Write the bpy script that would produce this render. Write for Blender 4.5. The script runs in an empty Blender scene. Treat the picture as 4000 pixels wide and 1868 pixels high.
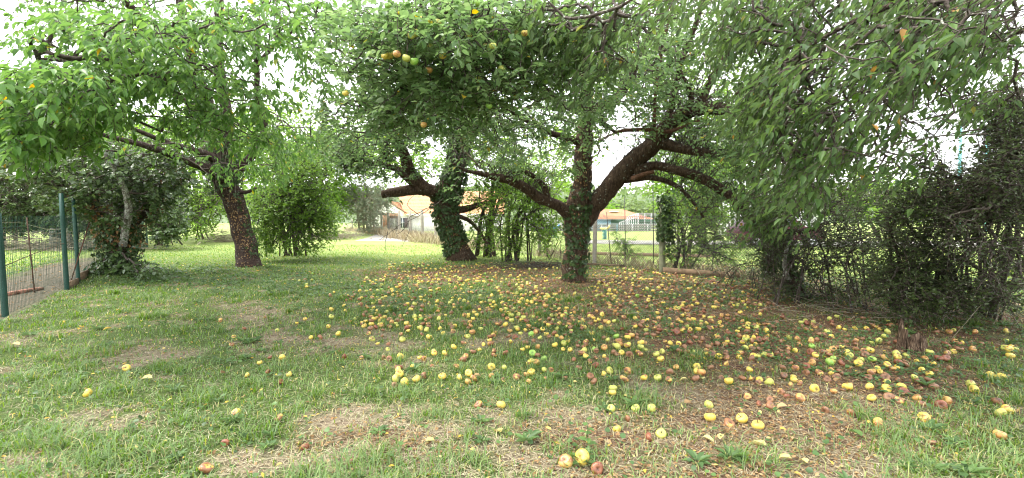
import bpy, math, random
import numpy as np
from mathutils import Matrix, Vector
R = math.radians
random.seed(7)
rng = np.random.default_rng(11)
scene = bpy.context.scene
COL = scene.collection

# ------------------------------------------------------------------ camera, light, exposure
CAMH, PITCH, F = 1.5, math.atan(89 / 1800), 1800.0
cam_d = bpy.data.cameras.new('camera'); cam = bpy.data.objects.new('camera', cam_d); COL.objects.link(cam)
cam.location = (0, 0, CAMH); cam.rotation_euler = (math.pi / 2 - PITCH, 0, 0)
cam_d.sensor_width = 36; cam_d.lens = 36 * F / 4000; cam_d.clip_start = .05; cam_d.clip_end = 3000
scene.camera = cam
SUN_EL, SUN_AZ = R(58), R(278)          # azimuth clockwise from +Y: light comes from the left
wd = bpy.data.worlds.new('World'); scene.world = wd; wd.use_nodes = True
nt = wd.node_tree; nt.nodes.clear()
sky = nt.nodes.new('ShaderNodeTexSky'); sky.sky_type = 'NISHITA'; sky.sun_disc = False
sky.sun_elevation = SUN_EL; sky.sun_rotation = SUN_AZ; sky.air_density = 1.2; sky.dust_density = 3.0
wtc = nt.nodes.new('ShaderNodeTexCoord'); wno = nt.nodes.new('ShaderNodeTexNoise')
wno.inputs['Scale'].default_value = 3.0; wno.inputs['Detail'].default_value = 6
wr = nt.nodes.new('ShaderNodeMapRange'); wr.inputs[1].default_value = .35; wr.inputs[2].default_value = .65
wr.inputs[3].default_value = .62; wr.inputs[4].default_value = .97
wmx = nt.nodes.new('ShaderNodeMix'); wmx.data_type = 'RGBA'
wmx.inputs[7].default_value = (9.6, 9.6, 9.8, 1)           # bright overcast cloud layer
wb = nt.nodes.new('ShaderNodeBackground'); wb.inputs['Strength'].default_value = .13
wo = nt.nodes.new('ShaderNodeOutputWorld')
L = nt.links.new
L(wtc.outputs['Generated'], wno.inputs['Vector']); L(wno.outputs['Fac'], wr.inputs[0]); L(wr.outputs[0], wmx.inputs[0])
L(sky.outputs[0], wmx.inputs[6]); L(wmx.outputs[2], wb.inputs['Color']); L(wb.outputs[0], wo.inputs['Surface'])
sd = bpy.data.lights.new('sun', 'SUN'); sd.energy = 1.5; sd.angle = R(9); sd.color = (1, .95, .86)
so = bpy.data.objects.new('sun', sd); COL.objects.link(so)
so.rotation_euler = (math.pi / 2 - SUN_EL, 0, math.pi - SUN_AZ + 0)
_dir = Vector((math.sin(SUN_AZ) * math.cos(SUN_EL), math.cos(SUN_AZ) * math.cos(SUN_EL), math.sin(SUN_EL)))
so.rotation_euler = _dir.to_track_quat('Z', 'Y').to_euler()
scene.view_settings.view_transform = 'Standard'; scene.view_settings.look = 'None'
scene.view_settings.exposure = 1.92; scene.view_settings.gamma = 1
scene.render.engine = 'CYCLES'
cy = scene.cycles
cy.max_bounces = 8; cy.diffuse_bounces = 4; cy.transmission_bounces = 5; cy.glossy_bounces = 2
cy.transparent_max_bounces = 4; cy.caustics_reflective = False; cy.caustics_refractive = False
cy.sample_clamp_indirect = 6; cy.use_denoising = True
cy.use_adaptive_sampling = True; cy.adaptive_threshold = .004; cy.filter_width = 1.1

# ------------------------------------------------------------------ geometry helpers
CP, SP = math.cos(PITCH), math.sin(PITCH)
def W(px, py, Y):
    """world point seen at photo pixel (px,py) at ground distance Y (works on arrays)"""
    px = np.asarray(px, float); py = np.asarray(py, float); Y = np.asarray(Y, float)
    u = (px - 2000) / F; v = (934 - py) / F
    dy = CP + v * SP; dz = -SP + v * CP
    return np.stack([u / dy * Y, Y + 0 * u, CAMH + dz / dy * Y], -1)
def PIX(p):
    p = np.asarray(p, float); d = p - np.array([0, 0, CAMH])
    zf = d[..., 1] * CP - d[..., 2] * SP; up = d[..., 1] * SP + d[..., 2] * CP
    zf = np.maximum(zf, 1e-3)
    return 2000 + F * d[..., 0] / zf, 934 - F * up / zf, zf
def hash2(i, j, s):
    h = np.sin(i * 127.1 + j * 311.7 + s * 74.7) * 43758.5453
    return h - np.floor(h)
def vnoise(x, y, s=0):
    x = np.asarray(x, float); y = np.asarray(y, float)
    i = np.floor(x); j = np.floor(y); fx = x - i; fy = y - j
    fx = fx * fx * (3 - 2 * fx); fy = fy * fy * (3 - 2 * fy)
    return ((hash2(i, j, s) * (1 - fx) + hash2(i + 1, j, s) * fx) * (1 - fy) +
            (hash2(i, j + 1, s) * (1 - fx) + hash2(i + 1, j + 1, s) * fx) * fy)
def fbm(x, y, s=0, o=3):
    r = 0; a = .5; t = 0
    for k in range(o):
        r = r + a * vnoise(x * 2 ** k, y * 2 ** k, s + k * 9); t += a; a *= .55
    return r / t
def sstep(a, b, x):
    t = np.clip((np.asarray(x, float) - a) / (b - a), 0, 1); return t * t * (3 - 2 * t)
ROOTS = []          # mounds round trunks (x, y, radius, height)
def gz(x, y):
    x = np.asarray(x, float); y = np.asarray(y, float)
    z = (fbm(x * .7, y * .7, 3) - .5) * .07 + (fbm(x * 4, y * 4, 5, 2) - .5) * .022
    z = z * (1 - sstep(18, 30, y) * .6)
    z = z - .5 * sstep(40, 60, y) - 1.0 * sstep(61, 80, y)
    for (a, b, r, h) in ROOTS:
        z = z + h * np.exp(-((x - a) ** 2 + (y - b) ** 2) / (r * r))
    return z
def G(px, py):
    """ground point seen at photo pixel"""
    Y = np.full(np.shape(px), 2700.0 / np.maximum(np.asarray(py, float) - 845, 6))
    for _ in range(6):
        p = W(px, py, Y); z = gz(p[..., 0], p[..., 1])
        Y = Y * np.clip((CAMH - z) / np.maximum(CAMH - p[..., 2], .02), .6, 1.6)
    p = W(px, py, Y); p[..., 2] = gz(p[..., 0], p[..., 1]); return p
def norm(v):
    return v / np.maximum(np.linalg.norm(v, axis=-1, keepdims=True), 1e-9)

class MB:
    def __init__(self): self.v = []; self.f = []; self.t = []; self.m = []; self.n = 0
    def add(self, v, f, tint=None, mat=0):
        v = np.asarray(v, float).reshape(-1, 3)
        if len(v) == 0: return
        self.v.append(v)
        fs = f if isinstance(f, list) else [f]
        for a in fs:
            a = np.asarray(a, int)
            if a.size: self.f.append(a + self.n); self.m.append(np.full(len(a), mat))
        t = np.full(len(v), .5) if tint is None else np.broadcast_to(np.asarray(tint, float), (len(v),))
        self.t.append(t); self.n += len(v)
    def box(self, c, s, rz=0, tint=None, mat=0, rot=None):
        q = np.array([[x, y, z] for x in (-.5, .5) for y in (-.5, .5) for z in (-.5, .5)]) * np.array(s)
        if rot is not None: q = q @ np.array(rot).T
        c_, s_ = math.cos(rz), math.sin(rz)
        q = q @ np.array([[c_, s_, 0], [-s_, c_, 0], [0, 0, 1]]) + np.array(c)
        self.add(q, np.array([[0, 1, 3, 2], [4, 6, 7, 5], [0, 4, 5, 1], [2, 3, 7, 6], [0, 2, 6, 4], [1, 5, 7, 3]]), tint, mat)
    def mesh(self, name, base=(0, 0, 0), smooth=False):
        me = bpy.data.meshes.new(name)
        if not self.v: return me
        v = np.concatenate(self.v) - np.array(base); t = np.concatenate(self.t)
        me.vertices.add(len(v)); me.vertices.foreach_set('co', v.astype(np.float32).ravel())
        ln = np.concatenate([np.full(len(a), a.shape[1]) for a in self.f])
        lp = np.concatenate([a.ravel() for a in self.f])
        me.loops.add(len(lp)); me.loops.foreach_set('vertex_index', lp.astype(np.int32))
        me.polygons.add(len(ln)); st = np.concatenate([[0], np.cumsum(ln)[:-1]])
        me.polygons.foreach_set('loop_start', st.astype(np.int32))
        me.polygons.foreach_set('loop_total', ln.astype(np.int32))
        me.polygons.foreach_set('material_index', np.concatenate(self.m).astype(np.int32))
        if smooth: me.polygons.foreach_set('use_smooth', np.ones(len(ln), bool))
        me.update(calc_edges=True)
        at = me.attributes.new('tint', 'FLOAT', 'POINT'); at.data.foreach_set('value', t.astype(np.float32))
        return me
    def build(self, name, mats, parent=None, smooth=False, base=None, **props):
        b = base if base is not None else (tuple(parent.location) if parent is not None and parent.parent is None else (0, 0, 0))
        if parent is not None and parent.parent is not None:
            b = tuple(parent.matrix_basis.translation + parent.parent.matrix_basis.translation)
        me = self.mesh(name, b, smooth)
        for m in (mats if isinstance(mats, (list, tuple)) else [mats]): me.materials.append(m)
        o = bpy.data.objects.new(name, me); COL.objects.link(o)
        if parent is not None: o.parent = parent
        elif base is not None: o.location = base
        for k, w in props.items(): o[k] = w
        return o
def thing(name, label, cat, loc, group=None):
    o = bpy.data.objects.new(name, None); COL.objects.link(o); o.location = tuple(float(c) for c in loc)
    o.empty_display_size = .2; o['label'] = label; o['category'] = cat
    if group: o['group'] = group
    return o
def smoothpath(P, Rr, step=.12):
    P = np.asarray(P, float); Rr = np.asarray(Rr, float); out = []; ro = []
    Q = np.vstack([2 * P[0] - P[1], P, 2 * P[-1] - P[-2]])
    for i in range(len(P) - 1):
        p0, p1, p2, p3 = Q[i:i + 4]; n = max(2, int(np.linalg.norm(p2 - p1) / step))
        t = np.linspace(0, 1, n, endpoint=False)[:, None]
        out.append(.5 * (2 * p1 + (p2 - p0) * t + (2 * p0 - 5 * p1 + 4 * p2 - p3) * t ** 2 + (3 * p1 - p0 - 3 * p2 + p3) * t ** 3))
        ro.append((Rr[i] * (1 - t) + Rr[i + 1] * t)[:, 0])
    out.append(P[-1:]); ro.append(Rr[-1:])
    return np.vstack(out), np.concatenate(ro)
def tube(mb, P, Rr, sides=6, rough=0, seed=0, tint=.5, cap=True, mat=0, ridges=0):
    P = np.asarray(P, float); n = len(P); Rr = np.broadcast_to(np.asarray(Rr, float), (n,))
    T = norm(np.gradient(P, axis=0))
    ref = np.where(np.abs(T[:, 2:3]) > .95, np.array([[1., 0, 0]]), np.array([[0., 0, 1.]]))
    A = norm(np.cross(T, ref))
    for i in range(1, n):
        a = A[i - 1] - T[i] * np.dot(A[i - 1], T[i]); l = np.linalg.norm(a)
        if l > 1e-6: A[i] = a / l
    B = np.cross(T, A)
    th = np.linspace(0, 2 * np.pi, sides, endpoint=False)
    rr = np.repeat(Rr[:, None], sides, 1)
    if rough:
        s = np.cumsum(np.concatenate([[0], np.linalg.norm(np.diff(P, axis=0), axis=1)]))[:, None]
        cx = np.cos(th)[None] * 1.6 + seed; cyy = np.sin(th)[None] * 1.6
        rr = rr * (1 + rough * 2 * (fbm(cx + s * 1.5, cyy + s * 1.1, seed) - .5) + rough * (vnoise(cx * 4 + s * 5, cyy * 4 - s * 7, seed + 3) - .5))
        if ridges: rr = rr * (1 + ridges * np.sin(th[None] * 5 + s * 1.3 + seed))
    V = P[:, None] + rr[..., None] * (np.cos(th)[None, :, None] * A[:, None] + np.sin(th)[None, :, None] * B[:, None])
    i = np.arange(n - 1)[:, None] * sides; j = np.arange(sides)[None]; k = (j + 1) % sides
    f = np.stack([i + j, i + k, i + sides + k, i + sides + j], -1).reshape(-1, 4)
    V = V.reshape(-1, 3); fs = [f]
    if cap:
        V = np.vstack([V, P[-1] + T[-1] * Rr[-1] * .3, P[0]])
        e = (n - 1) * sides; a = np.arange(sides); b = (a + 1) % sides
        fs.append(np.stack([e + a, e + b, np.full(sides, n * sides)], -1))
        fs.append(np.stack([b, a, np.full(sides, n * sides + 1)], -1))
    mb.add(V, fs, tint, mat)
def tubes_thin(mb, A, B, C, ra, rb, sides=3, tint=.5, mat=0):
    """many 2-segment tubes at once: polylines A-B-C"""
    A, B, C = (np.asarray(q, float) for q in (A, B, C)); n = len(A)
    if n == 0: return
    d = norm(C - A); ref = norm(rng.normal(size=(n, 3))); U = norm(np.cross(d, ref)); V = np.cross(d, U)
    th = np.linspace(0, 2 * np.pi, sides, endpoint=False)
    ring = np.cos(th)[None, :, None] * U[:, None] + np.sin(th)[None, :, None] * V[:, None]
    ra = np.broadcast_to(ra, (n,))[:, None, None]; rb = np.broadcast_to(rb, (n,))[:, None, None]
    P = np.concatenate([A[:, None] + ring * ra, B[:, None] + ring * (ra + rb) / 2, C[:, None] + ring * rb], 1).reshape(-1, 3)
    j = np.arange(sides); k = (j + 1) % sides
    f0 = np.concatenate([np.stack([j, k, sides + k, sides + j], -1), np.stack([sides + j, sides + k, 2 * sides + k, 2 * sides + j], -1)])
    f = (np.arange(n)[:, None, None] * 3 * sides + f0[None]).reshape(-1, 4)
    t = np.repeat(np.broadcast_to(tint, (n,)), 3 * sides)
    mb.add(P, f, t, mat)

# ------------------------------------------------------------------ materials
def mat(name, build):
    m = bpy.data.materials.new(name); m.use_nodes = True; n = m.node_tree; n.nodes.clear()
    build(n, lambda t, **k: mk(n, t, **k)); return m
def mk(n, t, **k):
    x = n.nodes.new('ShaderNode' + t)
    for a, b in k.items():
        if hasattr(x, a): setattr(x, a, b)
        else: x.inputs[a.replace('_', ' ')].default_value = b
    return x
def ramp(n, fac, stops):
    r = n.nodes.new('ShaderNodeValToRGB'); e = r.color_ramp.elements
    e[0].position, e[0].color = stops[0][0], (*stops[0][1], 1); e[1].position, e[1].color = stops[-1][0], (*stops[-1][1], 1)
    for p, c in stops[1:-1]: q = e.new(p); q.color = (*c, 1)
    n.links.new(fac, r.inputs[0]); return r.outputs[0]
def noise(n, vec, scale, detail=4, rough=.6):
    x = n.nodes.new('ShaderNodeTexNoise'); x.inputs['Scale'].default_value = scale
    x.inputs['Detail'].default_value = detail; x.inputs['Roughness'].default_value = rough
    n.links.new(vec, x.inputs['Vector']); return x.outputs['Fac']
def mixc(n, f, a, b, mode='MIX'):
    x = n.nodes.new('ShaderNodeMix'); x.data_type = 'RGBA'; x.blend_type = mode
    for s, q in ((0, f), (6, a), (7, b)):
        if isinstance(q, (int, float)): x.inputs[s].default_value = q
        elif isinstance(q, tuple): x.inputs[s].default_value = (*q, 1)
        else: n.links.new(q, x.inputs[s])
    return x.outputs[2]
def scaled(n, vec, s):
    x = n.nodes.new('ShaderNodeMapping'); x.inputs['Scale'].default_value = s; n.links.new(vec, x.inputs['Vector']); return x.outputs[0]
def pos(n): return n.nodes.new('ShaderNodeNewGeometry').outputs['Position']
def attr(n, a):
    x = n.nodes.new('ShaderNodeAttribute'); x.attribute_name = a; return x
def bump(n, h, s, d=.01):
    b = n.nodes.new('ShaderNodeBump'); b.inputs['Strength'].default_value = s; b.inputs['Distance'].default_value = d
    n.links.new(h, b.inputs['Height']); return b.outputs[0]
def surf(n, col, rough=.8, bmp=None, spec=.3, extra=None, metal=0):
    p = n.nodes.new('ShaderNodeBsdfPrincipled'); o = n.nodes.new('ShaderNodeOutputMaterial')
    if isinstance(col, tuple): p.inputs['Base Color'].default_value = (*col, 1)
    else: n.links.new(col, p.inputs['Base Color'])
    p.inputs['Roughness'].default_value = rough; p.inputs['Specular IOR Level'].default_value = spec; p.inputs['Metallic'].default_value = metal
    if bmp is not None: n.links.new(bmp, p.inputs['Normal'])
    if extra: extra(p, o)
    else: n.links.new(p.outputs[0], o.inputs[0])
    return p
def leafmat(name, stops, trans=.38, rough=.48, spec=.28, tsat=1.25):
    def b(n, _):
        t = attr(n, 'tint').outputs['Fac']
        c = ramp(n, t, stops)
        c = mixc(n, noise(n, pos(n), 55, 2), c, mixc(n, .35, c, (.12, .15, .03)))
        back = n.nodes.new('ShaderNodeNewGeometry').outputs['Backfacing']
        c = mixc(n, back, c, mixc(n, .22, c, (.22, .27, .17)))
        def ex(p, o):
            tr = n.nodes.new('ShaderNodeBsdfTranslucent'); hs = n.nodes.new('ShaderNodeHueSaturation')
            hs.inputs['Hue'].default_value = .487; hs.inputs['Saturation'].default_value = tsat; hs.inputs['Value'].default_value = 2.1
            n.links.new(c, hs.inputs['Color']); n.links.new(hs.outputs[0], tr.inputs[0])
            m = n.nodes.new('ShaderNodeMixShader'); m.inputs[0].default_value = trans
            n.links.new(p.outputs[0], m.inputs[1]); n.links.new(tr.outputs[0], m.inputs[2]); n.links.new(m.outputs[0], o.inputs[0])
        surf(n, c, rough, None, spec, ex)
    return mat(name, b)
YL = (.55, .38, .03)
M = {}
M['cherry'] = leafmat('cherry_leaf', [(0, (.042, .12, .024)), (.5, (.075, .18, .040)), (.93, (.14, .26, .065)), (.965, (.34, .32, .05)), (1, (.50, .33, .05))])
M['apple'] = leafmat('apple_leaf', [(0, (.05, .11, .040)), (.5, (.085, .165, .065)), (.95, (.18, .255, .13)), (.975, (.3, .3, .05)), (1, (.5, .36, .05))], trans=.42, rough=.42, spec=.4)
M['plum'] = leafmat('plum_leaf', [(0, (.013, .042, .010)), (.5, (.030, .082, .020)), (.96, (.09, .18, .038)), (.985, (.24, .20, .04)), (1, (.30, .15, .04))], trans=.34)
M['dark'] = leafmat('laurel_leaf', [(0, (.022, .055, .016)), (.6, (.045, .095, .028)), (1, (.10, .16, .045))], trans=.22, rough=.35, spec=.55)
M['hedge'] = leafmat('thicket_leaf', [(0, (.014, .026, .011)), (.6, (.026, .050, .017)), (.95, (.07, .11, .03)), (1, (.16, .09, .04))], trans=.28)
M['bright'] = leafmat('bright_leaf', [(0, (.07, .16, .022)), (.5, (.115, .235, .035)), (1, (.21, .32, .06))], trans=.5)
M['hazel'] = leafmat('hazel_leaf', [(0, (.045, .11, .016)), (.5, (.09, .19, .028)), (1, (.17, .29, .045))], trans=.42)
M['olive'] = leafmat('olive_leaf', [(0, (.12, .15, .11)), (.6, (.22, .26, .20)), (1, (.34, .37, .30))], trans=.2)
M['ivy'] = leafmat('ivy_leaf', [(0, (.018, .045, .018)), (.7, (.035, .080, .028)), (.97, (.07, .13, .04)), (1, (.3, .3, .05))], trans=.12, rough=.4)
M['dryleaf'] = leafmat('dry_leaf', [(0, (.14, .07, .035)), (.5, (.30, .16, .08)), (1, (.48, .33, .18))], trans=.15, rough=.7, spec=.2, tsat=1)
M['yleaf'] = leafmat('yellow_leaf', [(0, (.45, .27, .05)), (.5, (.60, .42, .06)), (1, (.62, .52, .22))], trans=.15, rough=.6, spec=.3, tsat=1)
M['clover'] = leafmat('clover_leaf', [(0, (.020, .055, .022)), (.6, (.045, .105, .035)), (1, (.09, .17, .05))], trans=.2)
M['grass'] = leafmat('grass_blade', [(0, (.04, .11, .020)), (.35, (.08, .17, .032)), (.7, (.15, .25, .052)), (.86, (.32, .31, .09)), (1, (.48, .40, .21))], trans=.30, rough=.5, spec=.3)
M['farleaf'] = leafmat('far_leaf', [(0, (.07, .12, .05)), (1, (.17, .23, .09))], trans=.3)
def barkm(name, c0, c1, c2, sc=(9, 9, 3), lich=.0, bs=.9, lichc=(.32, .34, .27)):
    def b(n, _):
        v = scaled(n, pos(n), sc)
        a = noise(n, v, 2.2, 6, .68)
        vo = n.nodes.new('ShaderNodeTexVoronoi'); vo.feature = 'DISTANCE_TO_EDGE'; vo.inputs['Scale'].default_value = 3.0; n.links.new(v, vo.inputs['Vector'])
        cr = n.nodes.new('ShaderNodeMapRange'); cr.inputs[2].default_value = .16; n.links.new(vo.outputs[0], cr.inputs[0])
        c = ramp(n, a, [(.3, c0), (.5, c1), (.72, c2)])
        c = mixc(n, .55, c, mixc(n, cr.outputs[0], c0, c))
        if lich:
            l = n.nodes.new('ShaderNodeMapRange'); l.inputs[1].default_value = .62 - lich * .25; l.inputs[2].default_value = .68 - lich * .2
            n.links.new(noise(n, pos(n), 14, 5, .7), l.inputs[0]); c = mixc(n, l.outputs[0], c, lichc)
        h = n.nodes.new('ShaderNodeMath'); h.operation = 'MULTIPLY_ADD'; h.inputs[1].default_value = .6
        n.links.new(cr.outputs[0], h.inputs[0]); n.links.new(a, h.inputs[2])
        surf(n, c, .9, bump(n, h.outputs[0], bs, .03), .2)
    return mat(name, b)
M['bark_apple'] = barkm('apple_bark', (.028, .018, .012), (.085, .055, .036), (.16, .11, .075), lich=.06)
M['bark_limb'] = barkm('limb_bark', (.025, .018, .013), (.07, .05, .035), (.13, .10, .07), sc=(7, 7, 7), lich=.16)
M['bark_cherry'] = barkm('cherry_bark', (.03, .02, .016), (.085, .055, .045), (.15, .11, .09), sc=(4, 4, 16), lich=.1)
M['bark_pale'] = barkm('lichen_bark', (.10, .09, .075), (.22, .20, .17), (.40, .38, .33), sc=(9, 9, 9), lich=.6, lichc=(.45, .46, .40))
M['bark_red'] = barkm('dead_wood', (.06, .03, .018), (.15, .075, .042), (.25, .14, .085), sc=(14, 14, 5))
M['stump'] = barkm('rotten_wood', (.035, .022, .015), (.17, .11, .07), (.42, .32, .21), sc=(30, 30, 3))
M['twig'] = barkm('twig_bark', (.035, .027, .022), (.075, .06, .048), (.14, .12, .095), sc=(10, 10, 10), lich=.15, bs=.3)
M['twigpale'] = barkm('pale_twig', (.16, .13, .09), (.3, .26, .19), (.42, .38, .30), sc=(10, 10, 10), bs=.3)
def plain(name, col, rough=.6, var=.25, sc=6, spec=.4, metal=0, bs=0):
    def b(n, _):
        d = tuple(c * (1 - var) for c in col); a = noise(n, pos(n), sc, 5, .65)
        c = ramp(n, a, [(.3, d), (.7, col)])
        surf(n, c, rough, bump(n, a, bs, .01) if bs else None, spec, None, metal)
    return mat(name, b)
M['green_paint'] = plain('green_paint', (.008, .055, .038), .5)
M['green_wire'] = plain('green_wire', (.012, .06, .04), .5)
M['rust'] = plain('rusty_iron', (.10, .045, .025), .8)
M['wire'] = plain('galvanised_wire', (.07, .07, .065), .7)
M['concrete'] = plain('concrete', (.36, .33, .27), .9, .35, 9, bs=.5)
M['mossconc'] = plain('mossy_concrete', (.26, .27, .17), .9, .4, 7, bs=.5)
M['blackpole'] = plain('black_pole', (.03, .03, .03), .6)
M['plank'] = plain('weathered_plank', (.22, .15, .09), .85, .45, 12, bs=.5)
M['brick'] = plain('red_brick', (.30, .14, .09), .9, .4, 14, bs=.5)
M['render'] = plain('white_render', (.82, .80, .76), .9, .08, 2)
M['tile'] = plain('terracotta_tile', (.62, .30, .15), .85, .3, 1.2)
M['tile2'] = plain('orange_tile', (.52, .25, .15), .85, .25, .5)
M['panelw'] = plain('tan_wood_panel', (.42, .25, .15), .8, .2, 3)
M['dkwood'] = plain('dark_shutter', (.10, .07, .07), .6)
M['glass'] = plain('window_glass', (.05, .07, .08), .1, spec=.8)
M['railgrey'] = plain('grey_rail', (.52, .52, .54), .5, .15)
M['slatgrey'] = plain('grey_board', (.30, .28, .28), .7, .35, 1.5)
M['bluewall'] = plain('blue_wall', (.20, .34, .42), .7, .1)
M['grnwall'] = plain('green_wall', (.07, .16, .10), .7, .1)
M['white'] = plain('white_paint', (.8, .8, .8), .35, .05)
M['darkred'] = plain('dark_red_paint', (.10, .012, .03), .55, .1)
M['tyre'] = plain('tyre_rubber', (.03, .03, .03), .8)
M['cyan'] = plain('turquoise_paint', (.20, .50, .52), .5, .1)
M['toyblue'] = plain('toy_blue', (.05, .30, .65), .35, .05)
M['toyteal'] = plain('spring_teal', (.10, .30, .30), .35, .1)
M['toyyellow'] = plain('toy_yellow', (.75, .62, .25), .4, .05)
M['path'] = plain('pale_path', (.36, .34, .30), .95, .35, 2.5)
M['dirt'] = plain('dark_soil', (.085, .06, .045), .95, .5, 8, bs=.8)
M['straw'] = leafmat('straw', [(0, (.20, .13, .08)), (.5, (.40, .31, .20)), (1, (.60, .52, .38))], trans=.1, rough=.7, spec=.2, tsat=1)
def fruit(name, base, blush, rot, amt):
    def b(n, _):
        a = noise(n, pos(n), 22, 3, .6); c = ramp(n, a, [(.38, base), (.66, blush)])
        mr = n.nodes.new('ShaderNodeMapRange'); mr.inputs[1].default_value = .72 - amt * .42; mr.inputs[2].default_value = .76 - amt * .36
        n.links.new(noise(n, scaled(n, pos(n), (1, 1, 1.7)), 15, 4, .65), mr.inputs[0])
        c = mixc(n, mr.outputs[0], c, rot)
        mr2 = n.nodes.new('ShaderNodeMapRange'); mr2.inputs[1].default_value = .68; mr2.inputs[2].default_value = .72
        n.links.new(noise(n, pos(n), 70, 2, .5), mr2.inputs[0]); c = mixc(n, mr2.outputs[0], c, tuple(x * .35 for x in rot))
        t = attr(n, 'tint').outputs['Fac']; c = mixc(n, t, (.02, .012, .008), c)   # colour darkens towards the stalk cavity
        surf(n, c, .42, bump(n, a, .25, .004), .45)
    return mat(name, b)
FR = {'yellow': fruit('yellow_apple_skin', (.58, .43, .055), (.62, .47, .12), (.27, .12, .05), .34),
      'lime': fruit('yellow_green_apple_skin', (.38, .42, .08), (.50, .47, .12), (.25, .13, .06), .28),
      'green': fruit('green_apple_skin', (.20, .38, .06), (.32, .46, .09), (.22, .12, .04), .05),
      'orange': fruit('orange_apple_skin', (.44, .21, .06), (.50, .34, .10), (.22, .09, .04), .45),
      'brown': fruit('brown_rotten_apple_skin', (.18, .085, .04), (.27, .14, .07), (.08, .04, .022), .35),
      'red': fruit('reddish_rotten_apple_skin', (.17, .055, .028), (.26, .10, .045), (.10, .035, .02), .3),
      'mottled': fruit('half_rotten_apple_skin', (.58, .41, .08), (.50, .29, .10), (.22, .10, .045), .78)}

# ------------------------------------------------------------------ ground
def E(px, py, cx, cy, rx, ry, soft=.45):
    d = np.sqrt(((px - cx) / rx) ** 2 + ((py - cy) / ry) ** 2); return 1 - sstep(1 - soft, 1 + soft, d)
BARE = [(1010, 1225, 190, 36), (1230, 1335, 270, 55), (520, 1395, 230, 36), (430, 1650, 220, 45), (1350, 1640, 220, 50), (1700, 1720, 420, 75),
        (2150, 1640, 260, 50), (1300, 1790, 380, 45), (2050, 1810, 420, 60), (2500, 1760, 380, 80), (120, 1840, 180, 40), (900, 1790, 170, 40),
        (3050, 1700, 520, 120), (2750, 1560, 260, 40), (3000, 1560, 300, 60), (60, 1330, 140, 18), (2080, 1320, 140, 20), (3300, 1830, 300, 80)]
LIT = [(2250, 1110, 260, 45), (2700, 1130, 500, 90), (3100, 1250, 600, 110), (3300, 1400, 620, 140), (3200, 1600, 650, 180), (2600, 1230, 400, 70),
       (1950, 1060, 260, 22), (3700, 1300, 400, 120), (2700, 1830, 500, 80), (3250, 1480, 620, 200), (2900, 1330, 500, 120), (1700, 1080, 300, 25), (1500, 1720, 300, 50), (2350, 1700, 260, 60)]
CLO = [(760, 1085, 330, 40), (1150, 1120, 330, 40), (2700, 1230, 420, 90), (3250, 1330, 500, 120), (3750, 1380, 420, 140), (2350, 1290, 300, 60),
       (880, 1400, 130, 22), (1600, 1180, 350, 60), (3600, 1500, 350, 90), (2950, 1120, 300, 60), (3500, 1200, 600, 70)]
def cover(x, y):
    """real patches of turf, bare thatch, brown litter, ground cover"""
    p = np.stack([x, y, np.zeros_like(x)], -1); px, py, zf = PIX(p); ok = (np.asarray(y) > .8)
    wob = (fbm(x * 2.2, y * 2.2, 21) - .5)
    px = px + wob * 260; py = py + (fbm(x * 2.6, y * 2.6, 22) - .5) * 95 * np.clip(5 / np.maximum(y, 1), .2, 1.4)
    b = np.zeros_like(px); l = np.zeros_like(px); c = np.zeros_like(px)
    for e in BARE: b = np.maximum(b, E(px, py, *e))
    for e in LIT: l = np.maximum(l, E(px, py, *e))
    for e in CLO: c = np.maximum(c, E(px, py, *e))
    n2 = fbm(x * 3.1, y * 3.1, 8)
    n4 = fbm(x * 9, y * 9, 88, 3); b = b * sstep(.36, .60, n2 * .6 + n4 * .5) * ok * .92; l = l * (.35 + .65 * sstep(.34, .56, fbm(x * 4, y * 4, 31))) * ok; c = c * sstep(.35, .6, fbm(x * 2.5, y * 2.5, 41)) * ok
    b = np.maximum(b, .75 * sstep(.56, .70, fbm(x * 2.6, y * 2.6, 77) * .7 + n4 * .32) * (1 - sstep(9, 16, y)))
    return b, l, c
def fence_side(x, y):           # > 0 beyond the green fence (garden at left)
    return (-7.52 - x) * 1.0 - (y - 6.84) * .63
def axis(a, b, s, far, g=1.16):
    c = list(np.arange(a, b, s)); st = s; x = b
    hi = []
    while x < far: st *= g; x += st; hi.append(x)
    return c, hi
cx, hx = axis(-15, 15, .11, 700); gx = np.array(sorted([-h for h in hx]) + cx + hx)
cyy_, hy = axis(-6, 24, .11, 900); ly = []; x = -6; st = .11
while x > -60: st *= 1.3; x -= st; ly.append(x)
gy = np.array(sorted(ly) + cyy_ + hy)
tb_main = G(2240, 1095); tb_ch = G(972, 1048); tb_ivy = G(1800, 1002); tb_left = G(460, 1083)
ROOTS += [(tb_main[0], tb_main[1], .8, .05), (tb_ch[0], tb_ch[1], .9, .07), (tb_ivy[0], tb_ivy[1], 1.2, .12), (tb_left[0], tb_left[1], 1., .15),
          (7.2, 8.6, 1.5, .12)]
XX, YY = np.meshgrid(gx, gy); ZZ = gz(XX, YY)
nb, nl, nc = cover(XX.ravel(), YY.ravel())
g = MB(); nx = len(gx); ny = len(gy)
i = np.arange(ny - 1)[:, None] * nx; j = np.arange(nx - 1)[None]
g.add(np.stack([XX.ravel(), YY.ravel(), ZZ.ravel()], -1), np.stack([i + j, i + j + 1, i + nx + j + 1, i + nx + j], -1).reshape(-1, 4))
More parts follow.
